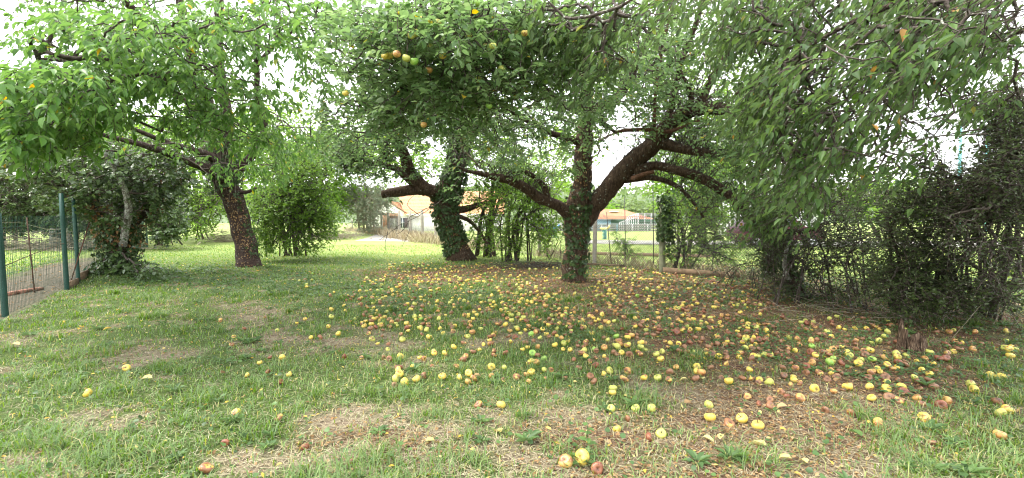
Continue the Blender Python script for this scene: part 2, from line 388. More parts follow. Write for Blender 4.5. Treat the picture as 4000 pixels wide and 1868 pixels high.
def ground_mat(n, _):
    p = pos(n); a = attr(n, 'bare').outputs['Fac']; l = attr(n, 'litter').outputs['Fac']; far = attr(n, 'far').outputs['Fac']; so_ = attr(n, 'soil').outputs['Fac']
    n1 = noise(n, p, 28, 8, .75); n2 = noise(n, p, 3, 5, .6); n3 = noise(n, p, 90, 3, .7)
    turf = ramp(n, n1, [(.3, (.030, .035, .014)), (.5, (.065, .10, .026)), (.7, (.14, .17, .05))])
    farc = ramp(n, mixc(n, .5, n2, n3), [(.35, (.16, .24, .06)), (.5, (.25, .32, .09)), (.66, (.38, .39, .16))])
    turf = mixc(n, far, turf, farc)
    bare = ramp(n, n1, [(.28, (.055, .036, .026)), (.44, (.15, .11, .08)), (.60, (.30, .24, .17)), (.76, (.46, .40, .31))])
    lit = ramp(n, n1, [(.25, (.035, .02, .014)), (.45, (.10, .055, .036)), (.6, (.18, .11, .07)), (.78, (.33, .23, .15))])
    soil = ramp(n, n1, [(.3, (.04, .032, .024)), (.5, (.10, .08, .058)), (.66, (.22, .19, .15)), (.75, (.5, .47, .44))])
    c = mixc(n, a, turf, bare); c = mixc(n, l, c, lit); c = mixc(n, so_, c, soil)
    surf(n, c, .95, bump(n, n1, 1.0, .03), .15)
M['ground'] = mat('ground_turf', ground_mat)
lawn = g.build('lawn', M['ground'], kind='structure')
me = lawn.data; me.polygons.foreach_set('use_smooth', np.ones(len(me.polygons), bool))
fsd = fence_side(XX.ravel(), YY.ravel()); xr = XX.ravel(); yr = YY.ravel()
soil = sstep(-.25, .25, fsd) * (1 - sstep(1.6, 2.8, fsd + (fbm(xr, yr, 55) - .5) * 2)) * (1 - sstep(15, 19, yr)) * .9
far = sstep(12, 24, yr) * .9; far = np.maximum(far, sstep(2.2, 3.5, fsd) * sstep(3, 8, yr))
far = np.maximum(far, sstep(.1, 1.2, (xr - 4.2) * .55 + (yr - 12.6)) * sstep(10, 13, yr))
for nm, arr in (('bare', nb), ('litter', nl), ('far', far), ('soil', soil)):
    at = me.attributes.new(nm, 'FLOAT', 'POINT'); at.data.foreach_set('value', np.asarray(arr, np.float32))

# paved strip on the playing field and worn path on the far lawn
def sheet(name, pts, m, dz=.006, n=14, kind='structure', **k):
    """strip between two polylines, laid over the ground"""
    a, b = pts; mb = MB(); A = smoothpath(a, np.ones(len(a)), .5)[0]; B = smoothpath(b, np.ones(len(b)), .5)[0]
    q = 40; ia = np.linspace(0, len(A) - 1, q).astype(int); ib = np.linspace(0, len(B) - 1, q).astype(int)
    t = np.linspace(0, 1, n)[None, :, None]; V = A[ia][:, None] * (1 - t) + B[ib][:, None] * t
    V[..., 2] = gz(V[..., 0], V[..., 1]) + dz
    i = np.arange(q - 1)[:, None] * n; j = np.arange(n - 1)[None]
    mb.add(V.reshape(-1, 3), np.stack([i + j, i + j + 1, i + n + j + 1, i + n + j], -1).reshape(-1, 4)); return mb.build(name, m, kind=kind)
sheet('paved_path', ([(4, 25, 0), (12, 23.4, 0), (24, 21.5, 0), (40, 20, 0)], [(4, 28.6, 0), (12, 27.6, 0), (24, 27.5, 0), (40, 27, 0)]), M['path'], .03)
sheet('garden_path', ([(-9.0, 41, 0), (-7.0, 33, 0), (-6.0, 27, 0)], [(-12.0, 41, 0), (-10.2, 33, 0), (-9.6, 28, 0)]), M['path'], .012)

# ------------------------------------------------------------------ foliage
def tmpl(kind):
    if kind == 'lo':
        return np.array([[0, 0, 0], [-.5, .45, .12], [0, 1, -.05], [.5, .45, .12]]), np.array([[0, 2, 1], [0, 3, 2]])
    if kind == 'round':
        return np.array([[0, 0, 0], [-.5, .3, .1], [-.38, .78, .06], [0, 1, -.08], [.38, .78, .06], [.5, .3, .1]]), np.array([[0, 2, 1], [0, 3, 2], [0, 4, 3], [0, 5, 4]])
    if kind == 'ovate':
        return np.array([[0, 0, 0], [-.46, .28, .12], [-.40, .62, .10], [0, 1, -.12], [.40, .62, .10], [.46, .28, .12]]), np.array([[0, 2, 1], [0, 3, 2], [0, 4, 3], [0, 5, 4]])
    if kind == 'fine':      # with stalk, midrib and a curling tip, for the nearest leaves
        v = [[0, 0, 0], [0, .08, 0], [0, .36, -.02], [0, .68, -.05], [0, 1, -.16]]
        v += [[-.42, .26, .09], [-.5, .46, .10], [-.32, .76, .05], [.42, .26, .09], [.5, .46, .10], [.32, .76, .05]]
        f = [[1, 2, 5], [5, 2, 6], [2, 3, 6], [6, 3, 7], [3, 4, 7], [1, 8, 2], [8, 9, 2], [2, 9, 3], [9, 10, 3], [3, 10, 4]]
        return np.array(v), np.array(f)
    if kind == 'lobed':
        v = [[0, 0, 0], [-.45, .05, .03], [-.25, .33, .06], [-.55, .5, 0], [-.18, .62, .05], [0, 1, -.05], [.18, .62, .05], [.55, .5, 0], [.25, .33, .06], [.45, .05, .03]]
        f = [[0, k + 1, k] for k in range(1, 9)]
        return np.array(v), np.array(f)
def frames(D, Nn):
    Yv = norm(D); Z = norm(Nn - Yv * np.sum(Nn * Yv, -1, keepdims=True)); X = np.cross(Yv, Z); return X, Yv, Z
def leaves(mb, kind, P, D, Nn, S, wr, tint, mat=0):
    if len(P) == 0: return
    tv, tf = tmpl(kind); X, Yv, Z = frames(D, Nn); n = len(P); k = len(tv)
    S = np.broadcast_to(S, (n,)); wr = np.broadcast_to(wr, (n,)); tint = np.broadcast_to(tint, (n,))
    V = P[:, None] + S[:, None, None] * (tv[None, :, 0:1] * wr[:, None, None] * X[:, None] + tv[None, :, 1:2] * Yv[:, None] + tv[None, :, 2:3] * Z[:, None])
    f = (np.arange(n)[:, None, None] * k + tf[None]).reshape(-1, 3)
    mb.add(V.reshape(-1, 3), f, np.repeat(tint, k), mat)
HOLES = [(3900, 900, 60, 50, .6), (3640, 960, 45, 40, .7), (3780, 1060, 60, 35, .7), (3450, 1020, 70, 35, .6), (3180, 860, 70, 50, .6), (3850, 760, 50, 30, .6), (3940, 1080, 50, 30, .7), (2400, 560, 40, 60, .5), (3480, 560, 70, 45, .7), (3650, 470, 90, 50, .6), (3400, 880, 60, 50, .5), (3120, 500, 40, 30, .6), (3300, 300, 50, 30, .6), (3050, 150, 60, 40, .6), (3500, 180, 60, 40, .6), (3760, 200, 70, 40, .6), (2880, 330, 50, 40, .5), (2420, 755, 130, 75, .97), (2430, 830, 120, 60, 1.), (2480, 900, 90, 110, 1.), (1180, 470, 60, 60, .5), (2420, 520, 60, 110, .75), (1560, 850, 170, 95, .96),
         (3760, 600, 85, 90, .85), (3300, 680, 60, 45, .6), (70, 60, 120, 90, .75), (1360, 380, 60, 40, .5), (1100, 340, 70, 50, .5), (2150, 620, 70, 50, .5),
         (2880, 870, 60, 90, .6), (1400, 470, 70, 60, .5), (200, 140, 120, 50, .5), (560, 420, 70, 60, .5), (3850, 330, 130, 60, .6)]
def sample_clumps(cl, holes=True, clump=.0):
    out = []
    for (px, py, Y, rx, ry, rY, n) in cl:
        q = rng.normal(size=(n, 3)); q = q / np.linalg.norm(q, axis=1, keepdims=True) * rng.random((n, 1)) ** (1 / 2.6)
        p = W(px + q[:, 0] * rx, py + q[:, 1] * ry, np.maximum(Y + q[:, 2] * rY, 1.7)); out.append(p)
    P = np.vstack(out)
    if holes:
        x, y, _ = PIX(P); keep = np.ones(len(P), bool)
        for (cx, cy_, rx, ry, pr) in HOLES:
            ins = ((x - cx) / rx) ** 2 + ((y - cy_) / ry) ** 2 < 1; keep &= ~(ins & (rng.random(len(P)) < pr))
        P = P[keep]
    if clump:
        d = np.linalg.norm(P - np.array([0, 0, CAMH]), axis=1); f = 9.0 / np.maximum(d, 2)
        v = fbm(P[:, 0] * f * .55 + P[:, 2] * f * .35 + 50, P[:, 2] * f * .6 - P[:, 1] * f * .25 + 70, 17, 2)
        P = P[(v > .5 - .5 * (1 - clump) * .0 - .06) | (rng.random(len(P)) > clump)]
    return P[P[:, 2] > .1]
def grow(init, tips, tipr=.0035, pen=.35, bend=.12, step=.3, expo=.47, maxr=.05):
    """joins every tip to the growing skeleton by a curved twig; returns polylines with radii"""
    cap = len(init) + len(tips) * 14; N = np.zeros((cap, 3)); PL = np.zeros(cap); PA = -np.ones(cap, int); CN = np.zeros(cap)
    n = len(init); N[:n] = init; d0 = np.array([np.min(np.linalg.norm(init - t, axis=1)) for t in tips])
    order = np.argsort(d0); chains = []
    for ti in order:
        t = tips[ti]; dd = np.linalg.norm(N[:n] - t, axis=1); k = int(np.argmin(dd + pen * PL[:n])); d = dd[k]
        if d < .04: continue
        m = int(min(10, max(2, d / step))); a = N[k]
        ctl = (a + t) / 2 + np.array([0, 0, bend * d]) + rng.normal(size=3) * .10 * d
        s = np.linspace(0, 1, m + 1)[1:, None]
        q = (1 - s) ** 2 * a + 2 * s * (1 - s) * ctl + s ** 2 * t; q[:-1] += rng.normal(size=(m - 1 + 0, 3)) * min(.03, .05 * d) if m > 1 else 0
        N[n:n + m] = q; PA[n] = k; PA[n + 1:n + m] = np.arange(n, n + m - 1)
        PL[n:n + m] = PL[k] + d * s[:, 0]; chains.append((k, n, n + m)); n += m
    for c in chains[::-1]:
        CN[c[2] - 1] += 1
    for i in range(n - 1, len(init) - 1, -1):
        if PA[i] >= 0: CN[PA[i]] += CN[i]
    RR = np.minimum(tipr * np.maximum(CN, 1) ** expo, maxr)
    return N[:n], RR[:n], chains, len(init)
def add_twigs(mb, g, lim=None):
    N, RR, chains, n0 = g
    for (k, a, b) in chains:
        P = np.vstack([N[k:k + 1], N[a:b]]); r = np.concatenate([[RR[a] if k < n0 else min(RR[k], RR[a] * 1.2)], RR[a:b]])
        tube(mb, P, r, 3 if r[0] < .009 else (4 if r[0] < .02 else 6), cap=False)
SPEC = {  # leaf length, width ratio, number per shoot, shoot length, droop, leaf droop, template
 'cherry': (.115, .46, 9, .32, .25, .85, 'ovate'), 'apple': (.078, .62, 8, .26, .10, .25, 'round'),
 'plum': (.10, .42, 7, .36, .45, .55, 'ovate'), 'dark': (.10, .48, 9, .35, .1, .4, 'lo'), 'hedge': (.055, .6, 10, .35, .1, .2, 'lo'),
 'bright': (.11, .8, 8, .4, .2, .5, 'lo'), 'hazel': (.085, .8, 9, .4, .1, .4, 'lo'), 'olive': (.09, .3, 12, .4, .1, .1, 'lo'),
 'round': (.095, .9, 8, .3, .1, .6, 'round'), 'far': (.35, .8, 10, 1.2, .1, .3, 'lo')}
def shoots(P, C, sp, bias=None, size=1., k=None, slen=1.):
    Ls, wr, nk, sl, dr, ld, kd = SPEC[sp]; nk = k or nk; sl *= slen; n = len(P)
    out = P - C; out[:, 2] *= .5; d = norm(norm(out) * .8 + rng.normal(size=(n, 3)) * .55 + np.array([0, 0, .15 - dr]) + (0 if bias is None else np.array(bias)))
    tl = sl * rng.uniform(.5, 1.3, n)[:, None]
    e = P + d * tl; e[:, 2] -= dr * tl[:, 0]; mid = (P + e) / 2; mid[:, 2] += .12 * tl[:, 0]
    t = np.tile((np.arange(nk) + .6) / nk, (n, 1)) + rng.normal(size=(n, nk)) * .03; t = np.clip(t, .05, 1)[..., None]
    q = (1 - t) ** 2 * P[:, None] + 2 * t * (1 - t) * (2 * mid - (P + e) / 2)[:, None] + t ** 2 * e[:, None]
    side = np.where(np.arange(nk) % 2 == 0, 1., -1.)[None, :, None]
    U = norm(np.cross(d, np.array([0, 0, 1.])) + rng.normal(size=(n, 3)) * .1)
    D = norm(d[:, None] * .65 + side * U[:, None] * .9 + rng.normal(size=(n, nk, 3)) * .35 + np.array([0, 0, -ld]))
    Nn = norm(np.array([0, 0, 1.]) + rng.normal(size=(n, nk, 3)) * .42 + D * [1, 1, 0] * ld * .8)
    S = Ls * size * rng.uniform(.45, 1.2, (n, nk))
    tint = np.clip(rng.normal(.45, .2, (n, nk)) + rng.normal(0, .12, (n, 1)), 0, .9); tint = np.where(rng.random((n, nk)) < .011, rng.uniform(.95, 1, (n, nk)), tint)
    off = side * U[:, None] * .0
    f = lambda a: a.reshape(-1, *a.shape[2:])
    return dict(P=f(q + off), D=f(D), N=f(Nn), S=f(S), T=f(tint), wr=wr, kd=kd), (P, mid, e)
LEAFMESH = {}
def leaf_meshes(mkey, wr):
    key = (mkey, wr)
    if key not in LEAFMESH:
        r = []
        for tnt in (.15, .35, .5, .65, .85, 1.):
            mb = MB(); tv, tf = tmpl('fine'); tv = tv.copy(); tv[:, 0] *= wr; mb.add(tv, tf, tnt); m_ = mb.mesh('leaf', smooth=True); m_.materials.append(M[mkey]); r.append(m_)
        LEAFMESH[key] = r
    return LEAFMESH[key]
def crown(root, L_, mkey, top=0, name='crown', minpx=20, label=None):
    P, D, Nn, S, T = (L_[k] for k in 'PDNST')
    sel = np.zeros(len(P), bool)
    if top:
        x, y, zf = PIX(P); px = S * F / zf
        ok = (x > -30) & (x < 4030) & (y > -30) & (y < 1868) & (px > minpx)
        px = np.where(ok, px, 0); idx = np.argsort(-px)[:top]; sel[idx] = px[idx] > 0
        ms = leaf_meshes(mkey, L_['wr']); X, Yv, Z = frames(D[sel], Nn[sel]); b = np.array(root.location)
        for p, s, t, a, bb, c in zip(P[sel] - b, S[sel], T[sel], X, Yv, Z):
            i = 5 if t > .94 else min(4, int(t * 5))
            o = bpy.data.objects.new('leaf', ms[i]); COL.objects.link(o); o.parent = root
            s = float(s)
            o.matrix_basis = Matrix(((a[0] * s, bb[0] * s, c[0] * s, p[0]), (a[1] * s, bb[1] * s, c[1] * s, p[1]), (a[2] * s, bb[2] * s, c[2] * s, p[2]), (0, 0, 0, 1)))
    mb = MB(); r = ~sel
    leaves(mb, L_['kd'], P[r], D[r], Nn[r], S[r], L_['wr'], T[r])
    o = mb.build(name, M[mkey], root, kind='stuff')
    if label: o['label'] = label
    return o
LIMBPTS = {}
def limbs(root, specs, mk_, sides=16, rough=.10, base_flare=True):
    """specs: (part name, [(px,py,Y,width px)...]) traced limbs, real radii; returns skeleton points"""
    allp = []; res = []
    for si, sp in enumerate(specs):
        nm, pts = sp[0], sp[1]; m_ = sp[2] if len(sp) > 2 else mk_
        P = np.array([W(a, b, c) for a, b, c, w in pts]); r = np.array([w * c / F / 2 for a, b, c, w in pts])
        P, r = smoothpath(P, r, max(.06, r[0] * .35))
        if nm == 'trunk' and base_flare:
            zb = P[:, 2] - P[0, 2]; r = r * (1 + .22 * np.exp(-zb / .15)); P[0, 2] -= .12
        wob = np.cumsum(rng.normal(size=P.shape), 0); wob -= np.linspace(0, 1, len(P))[:, None] * wob[-1]; P = P + wob * r[:, None] * .05
        mb = MB(); tube(mb, P, r, sides if r.max() > .05 else 8, rough, seed=si * 3 + 1, ridges=.05 if nm == 'trunk' else .02)
        mb.build(nm, M[m_], root, smooth=True); allp.append(P[::2]); res.append((P, r))
    return np.vstack(allp), res
def ivy_on(root, paths, n, size, mk_='ivy', name='ivy', zr=(0, 9), face=None, off=.02, tint=None, cover=1., flo=-.1):
    mb = MB(); P = []; D = []; Nn = []
    for P_, r_ in paths:
        ok = np.where((P_[:, 2] >= zr[0]) & (P_[:, 2] <= zr[1]))[0]
        if len(ok) < 1: ok = np.array([0, 1])
        i = np.minimum(rng.choice(ok, n), len(P_) - 2); f_ = rng.random(n)[:, None]; c = P_[i] * (1 - f_) + P_[i + 1] * f_; T = norm(P_[i + 1] - P_[i])
        th = rng.random(n) * 2 * np.pi
        A = norm(np.cross(T, np.array([.0, 1., .1]))); B = np.cross(T, A); o = A * np.cos(th)[:, None] + B * np.sin(th)[:, None]
        if face is not None:
            k = np.sum(o * np.array(face), -1) > rng.uniform(flo, .95, n); c, o, T, i = c[k], o[k], T[k], i[k]
        q = c + o * (r_[i][:, None] * 1.06 + rng.uniform(.3, 1.6, (len(c), 1)) * off)
        keep = fbm(q[:, 0] * 5 + q[:, 1] * 3, q[:, 2] * 4, 13) < cover * .62 + .0 if cover < 1 else np.ones(len(q), bool)
        q, o = q[keep], o[keep]
        P.append(q); Nn.append(norm(o + rng.normal(size=o.shape) * .35)); D.append(norm(np.array([0, 0, -1.]) + rng.normal(size=o.shape) * .5))
    P = np.vstack(P); D = np.vstack(D); Nn = np.vstack(Nn); n = len(P)
    t = rng.random(n) ** 1.3 * .95 if tint is None else rng.uniform(tint[0], tint[1], n)
    leaves(mb, 'lobed' if mk_ == 'ivy' else 'ovate', P, D, Nn, size * rng.uniform(.6, 1.3, n), .95 if mk_ == 'ivy' else .6, t)
    return mb.build(name, M[mk_], root, kind='stuff')

def tree(name, label, cat, base, specs, bark, clumps, sp, mkey, top=0, bias=None, size=1., k=None, holes=True, tipr=.0035, twig='twig', sides=16, group=None, pen=.35, bend=.12, extra=None, slen=1., C=None, clump=.5):
    root = thing(name, label, cat, base, group)
    sk, res = limbs(root, specs, bark, sides) if specs else (np.array([base]), [])
    P = sample_clumps(clumps, holes, clump)
    g_ = grow(sk, P, tipr, pen, bend, maxr=.03)
    mb = MB(); add_twigs(mb, g_)
    c = np.array(C) if C is not None else np.array([base[0], base[1], 0]) + np.array([0, 0, P[:, 2].mean()])
    Ld, (a, m_, e) = shoots(P.copy(), c, sp, bias, size, k, slen)
    tubes_thin(mb, a, m_, e, tipr, tipr * .5)
    mb.build('twigs', M[twig], root, kind='stuff')
    if extra: extra(root, res, P, Ld)
    crown(root, Ld, mkey, top)
    return root, res, P, Ld

# ---- cherry tree, left
ch_specs = [('trunk', [(972, 1050, 13.2, 84), (965, 1000, 13.2, 76), (950, 900, 13.2, 74), (925, 790, 13.1, 76), (890, 715, 13, 82), (875, 675, 12.9, 84), (862, 600, 12.8, 74), (835, 500, 12.6, 62), (800, 400, 12.4, 56), (765, 280, 12, 44), (725, 120, 11.5, 34), (690, -60, 11, 24)]),
 ('limb', [(885, 705, 12.9, 55), (820, 665, 12.4, 38), (740, 632, 11.6, 31), (640, 592, 10.5, 28), (540, 560, 9.4, 22), (420, 532, 8.2, 16), (300, 500, 7.2, 13), (120, 505, 6.0, 9), (-60, 480, 5.2, 7)]),
 ('limb', [(868, 640, 12.8, 40), (790, 595, 12, 26), (690, 572, 11.2, 20), (560, 520, 10, 16), (430, 470, 9, 11), (250, 380, 7.5, 8)]),
 ('limb', [(868, 610, 12.8, 50), (885, 500, 12.8, 42), (865, 380, 12.7, 40), (845, 250, 12.4, 40), (848, 100, 12, 34), (860, -60, 11.6, 26)]),
 ('limb', [(905, 700, 13, 42), (955, 640, 12.9, 30), (1010, 580, 12.7, 26), (1030, 500, 12.5, 24), (1005, 400, 12, 22), (1000, 260, 11.3, 20), (1000, 160, 10.6, 20), (960, 70, 10, 14)]),
 ('limb', [(1002, 260, 11.3, 16), (1060, 190, 10.6, 15), (1130, 130, 9.8, 14), (1190, 80, 9, 9), (1215, 20, 8.6, 6)]),
 ('limb', [(800, 400, 12.4, 34), (700, 260, 11, 28), (560, 90, 9.4, 30), (450, -40, 8.4, 26)]),
 ('limb', [(862, 560, 12.8, 30), (760, 420, 11.5, 22), (600, 330, 9.5, 18), (400, 240, 7.5, 14), (150, 230, 5.8, 10)]),
 ('limb', [(910, 740, 13, 18), (960, 752, 13, 14), (1000, 735, 12.9, 9)])]
cl = [(100, 470, 5.4, 240, 70, .9, 130), (330, 440, 6.3, 260, 70, 1.2, 150), (60, 540, 5.0, 160, 60, .6, 60), (300, 560, 6.2, 130, 50, .8, 45),
      (200, 330, 5.2, 320, 80, 1, 170), (560, 300, 6.5, 320, 90, 1.3, 200), (850, 330, 7.5, 260, 110, 1.5, 150), (450, 150, 6, 400, 110, 1.5, 230),
      (900, 130, 7, 350, 120, 1.6, 230), (1150, 100, 7, 220, 140, 1.6, 170), (960, 400, 6.8, 180, 80, 1, 90), (1000, 520, 8, 200, 70, 1.3, 80),
      (750, 480, 7, 160, 60, 1, 55), (1120, 560, 10, 160, 80, 1.8, 80), (860, 640, 10.5, 120, 50, 1, 18), (1060, 660, 11, 100, 50, 1, 30),
      (120, 90, 8, 260, 120, 1.5, 80), (600, 30, 9, 600, 160, 2, 260), (560, 560, 10.5, 300, 60, 1.2, 60), (1260, 300, 8, 130, 150, 1.5, 70),
      (700, 400, 12.5, 600, 260, 2.5, 300), (1300, 60, 7.2, 120, 90, 1.3, 70)]
def ch_extra(root, res, P, Ld):
    ivy_on(root, res[:1], 1500, .045, 'dryleaf', 'dried_ivy', (.05, 2.3), (.45, -.88, 0), .015, (.35, 1.), cover=1., flo=.68)
    ivy_on(root, res[:1], 1800, .07, 'ivy', 'ivy', (.2, 5), (.98, -.1, 0), .05, flo=.5)
    ivy_on(root, res[:1], 1200, .075, 'ivy', 'ivy', (2.3, 3.6), None, .12)
    mb = MB(); Pt, rt = res[0]                                   # hanging dry stems round the fork
    k = np.where((Pt[:, 2] > 2.6) & (Pt[:, 2] < 4.8))[0]
    i = rng.choice(k, 260); o = norm(rng.normal(size=(260, 3)) * [1, 1, .1]); a = Pt[i] + o * rt[i][:, None]
    c = a + np.array([0, 0, -1]) * rng.uniform(.3, .9, (260, 1)) + o * rng.uniform(0, .15, (260, 1)); b = (a + c) / 2 + o * .08
    tubes_thin(mb, a, b, c, .004, .002); mb.build('dry_stems', M['twigpale'], root, kind='stuff')
tree('cherry_tree', 'cherry tree with a curved dark trunk flecked with dried ivy leaves, left of centre', 'tree', tb_ch, ch_specs, 'bark_cherry', cl, 'cherry', 'cherry', 300, extra=ch_extra, pen=.3, C=(-6.5, 11, 4.5), size=1.02)

# ---- leaning ivy-clad tree in the middle
iv_specs = [('trunk', [(1800, 1006, 15.6, 104), (1786, 960, 15.6, 74), (1762, 890, 15.6, 74), (1742, 820, 15.6, 88), (1755, 760, 15.6, 96), (1780, 690, 15.6, 70), (1795, 600, 15.5, 62), (1800, 480, 15.3, 50), (1815, 350, 15, 40), (1830, 180, 14.6, 28)]),
 ('limb', [(1740, 780, 15.6, 75), (1690, 752, 15.4, 52), (1640, 742, 15.2, 46), (1570, 748, 14.9, 40), (1492, 759, 14.7, 30)]),
 ('limb', [(1670, 748, 15.3, 55), (1615, 690, 15, 50), (1575, 600, 14.6, 42), (1540, 500, 14.2, 34), (1490, 380, 13.6, 24), (1440, 250, 13, 14)]),
 ('limb', [(1620, 720, 15, 34), (1540, 660, 14.4, 24), (1450, 640, 14, 16), (1380, 660, 13.6, 10)]),
 ('limb', [(1745, 832, 15.6, 30), (1815, 818, 15.7, 26), (1870, 800, 15.5, 18), (1900, 790, 15.3, 12)]),
 ('limb', [(1752, 835, 15.6, 20), (1825, 858, 15.8, 16), (1870, 900, 15.9, 12), (1910, 960, 15.8, 10), (1930, 1000, 15.7, 8)]),
 ('limb', [(1800, 560, 15.5, 34), (1870, 440, 15, 26), (1930, 330, 14.5, 18), (1980, 200, 14, 12)])]
cl = [(1480, 560, 13.4, 200, 100, 1.6, 330), (1620, 480, 13.5, 240, 140, 2, 450), (1800, 430, 14, 260, 150, 2, 380), (1420, 640, 13.2, 120, 60, 1, 130), (1330, 600, 13, 90, 60, 1, 80),
      (1560, 780, 14.6, 90, 18, .4, 40), (1650, 330, 13, 330, 160, 2, 360), (1980, 480, 14.5, 160, 150, 1.6, 220), (1660, 660, 14.8, 60, 50, .5, 30), (1850, 560, 14.9, 100, 100, 1, 60),
      (1520, 690, 14, 140, 30, .7, 60), (1700, 150, 13, 400, 130, 2, 220)]
def iv_extra(root, res, P, Ld):
    ivy_on(root, res[:1], 9000, .085, 'ivy', 'ivy', (.35, 7), None, .07)
    ivy_on(root, res[:1], 900, .085, 'ivy', 'ivy', (0, .5), (-.9, -.2, 0), .05)
    ivy_on(root, res[:1], 1100, .05, 'dryleaf', 'dried_ivy', (.05, 1.5), (.5, -.85, 0), .03, (.1, .8))
    mb = MB()                                                   # bare drooping dead branch
    for pts in ([(1730, 775, 13.6), (1650, 835, 13), (1560, 880, 12.6), (1500, 925, 12.4), (1475, 940, 12.3)], [(1600, 862, 12.8), (1570, 905, 12.6), (1548, 915, 12.5)],
                [(1515, 905, 12.45), (1508, 945, 12.4), (1503, 978, 12.4)], [(1680, 812, 13.2), (1602, 850, 13), (1598, 900, 12.9), (1572, 965, 12.8)], [(1640, 842, 13), (1590, 800, 12.8), (1620, 760, 12.8)], [(1548, 885, 12.6), (1550, 910, 12.6), (1556, 935, 12.6)]):
        p, r = smoothpath([W(*q) for q in pts], np.linspace(.011, .005, len(pts)), .12); p += rng.normal(size=p.shape) * .012; tube(mb, p, r, 5)
    mb.build('bare_branch', M['twig'], root)
tree('apple_tree', 'old leaning tree with its trunk clothed in dark green ivy, in the centre', 'tree', tb_ivy, iv_specs, 'bark_apple', cl, 'apple', 'apple', 0, size=1.12, k=10, extra=iv_extra, tipr=.006, C=(-2, 16, 3.5))

# ---- main apple tree
ap_specs = [('trunk', [(2240, 1104, 10.5, 86), (2238, 1040, 10.5, 88), (2245, 930, 10.5, 86), (2252, 850, 10.5, 100), (2262, 790, 10.5, 104), (2270, 720, 10.5, 72), (2276, 600, 10.4, 66), (2285, 480, 10.3, 62), (2292, 410, 10.2, 58), (2280, 300, 10, 40), (2240, 150, 9.5, 30), (2210, 0, 9, 20)]),
 ('limb', [(2285, 870, 10.5, 60), (2330, 790, 10.4, 76), (2395, 718, 10.2, 72), (2475, 640, 10, 76), (2540, 585, 9.8, 68), (2610, 505, 9.6, 64), (2655, 458, 9.4, 52), (2730, 432, 9.2, 52), (2810, 430, 9, 48), (2880, 440, 8.7, 42), (2960, 480, 8.3, 32), (3060, 520, 7.8, 22)]),
 ('limb', [(2585, 560, 9.7, 50), (2660, 585, 9.4, 34), (2730, 595, 9.2, 34), (2795, 608, 9.0, 22)]),
 ('limb', [(2480, 665, 10, 50), (2560, 645, 9.8, 32), (2640, 665, 9.6, 36), (2730, 690, 9.4, 40), (2810, 735, 9.2, 38), (2880, 800, 9.0, 34), (2940, 860, 8.9, 38), (3010, 905, 8.8, 36), (3075, 905, 8.7, 26)]),
 ('limb', [(2440, 700, 10.1, 34), (2540, 694, 9.9, 20), (2620, 715, 9.8, 18), (2690, 770, 9.7, 15), (2750, 850, 9.6, 9)]),
 ('limb', [(2225, 845, 10.5, 50), (2180, 808, 10.3, 44), (2110, 775, 10.1, 42), (2050, 730, 9.9, 38), (1990, 702, 9.7, 36), (1930, 692, 9.5, 28), (1878, 680, 9.4, 20), (1820, 668, 9.2, 10), (1770, 640, 9, 7)]),
 ('limb', [(2140, 795, 10.2, 30), (2125, 730, 10.1, 22), (2085, 690, 10, 20), (2040, 668, 9.9, 18), (1990, 672, 9.9, 10)]),
 ('limb', [(2282, 480, 10.3, 44), (2340, 430, 10.1, 42), (2400, 400, 9.9, 36), (2460, 320, 9.5, 28), (2520, 180, 9, 22), (2580, 20, 8.4, 16)]),
 ('limb', [(2275, 560, 10.4, 34), (2225, 545, 10.2, 28), (2160, 525, 9.9, 24), (2090, 490, 9.3, 18), (1980, 430, 8.2, 14), (1850, 340, 7, 11), (1740, 260, 6, 9)]),
 ('limb', [(2288, 440, 10.2, 34), (2200, 400, 9.6, 26), (2080, 300, 8.4, 20), (1940, 180, 6.6, 15), (1850, 60, 5.4, 12), (1800, -60, 5, 10)]),
 ('limb', [(2600, 520, 9.6, 34), (2625, 400, 9.4, 26), (2660, 260, 9.1, 22), (2720, 80, 8.6, 18), (2760, -60, 8.2, 14)]),
 ('limb', [(2720, 440, 9.2, 34), (2770, 330, 9, 28), (2850, 200, 8.6, 20), (2960, 60, 8, 15)]),
 ('limb', [(2700, 445, 9.2, 28), (2690, 350, 9, 20), (2600, 200, 8.5, 15), (2480, 80, 7.8, 10)]),
 ('limb', [(2556, 500, 8.9, 15), (2562, 380, 8.8, 14), (2580, 230, 8.6, 14), (2610, 90, 8.4, 12), (2640, -40, 8.2, 10)], 'bark_red'),
 ('limb', [(2402, 515, 8.8, 7), (2470, 508, 8.9, 15), (2560, 508, 9, 16), (2620, 512, 9.1, 14), (2740, 470, 9, 10)], 'bark_red'),
 ('limb', [(2470, 700, 9.9, 24), (2520, 680, 9.7, 17), (2555, 672, 9.6, 14)], 'bark_red'),
 ('limb', [(1880, 660, 9.4, 6), (1800, 560, 8.8, 7), (1870, 500, 8.2, 8), (1990, 430, 8, 8), (2100, 420, 8.6, 9)], 'twigpale')]
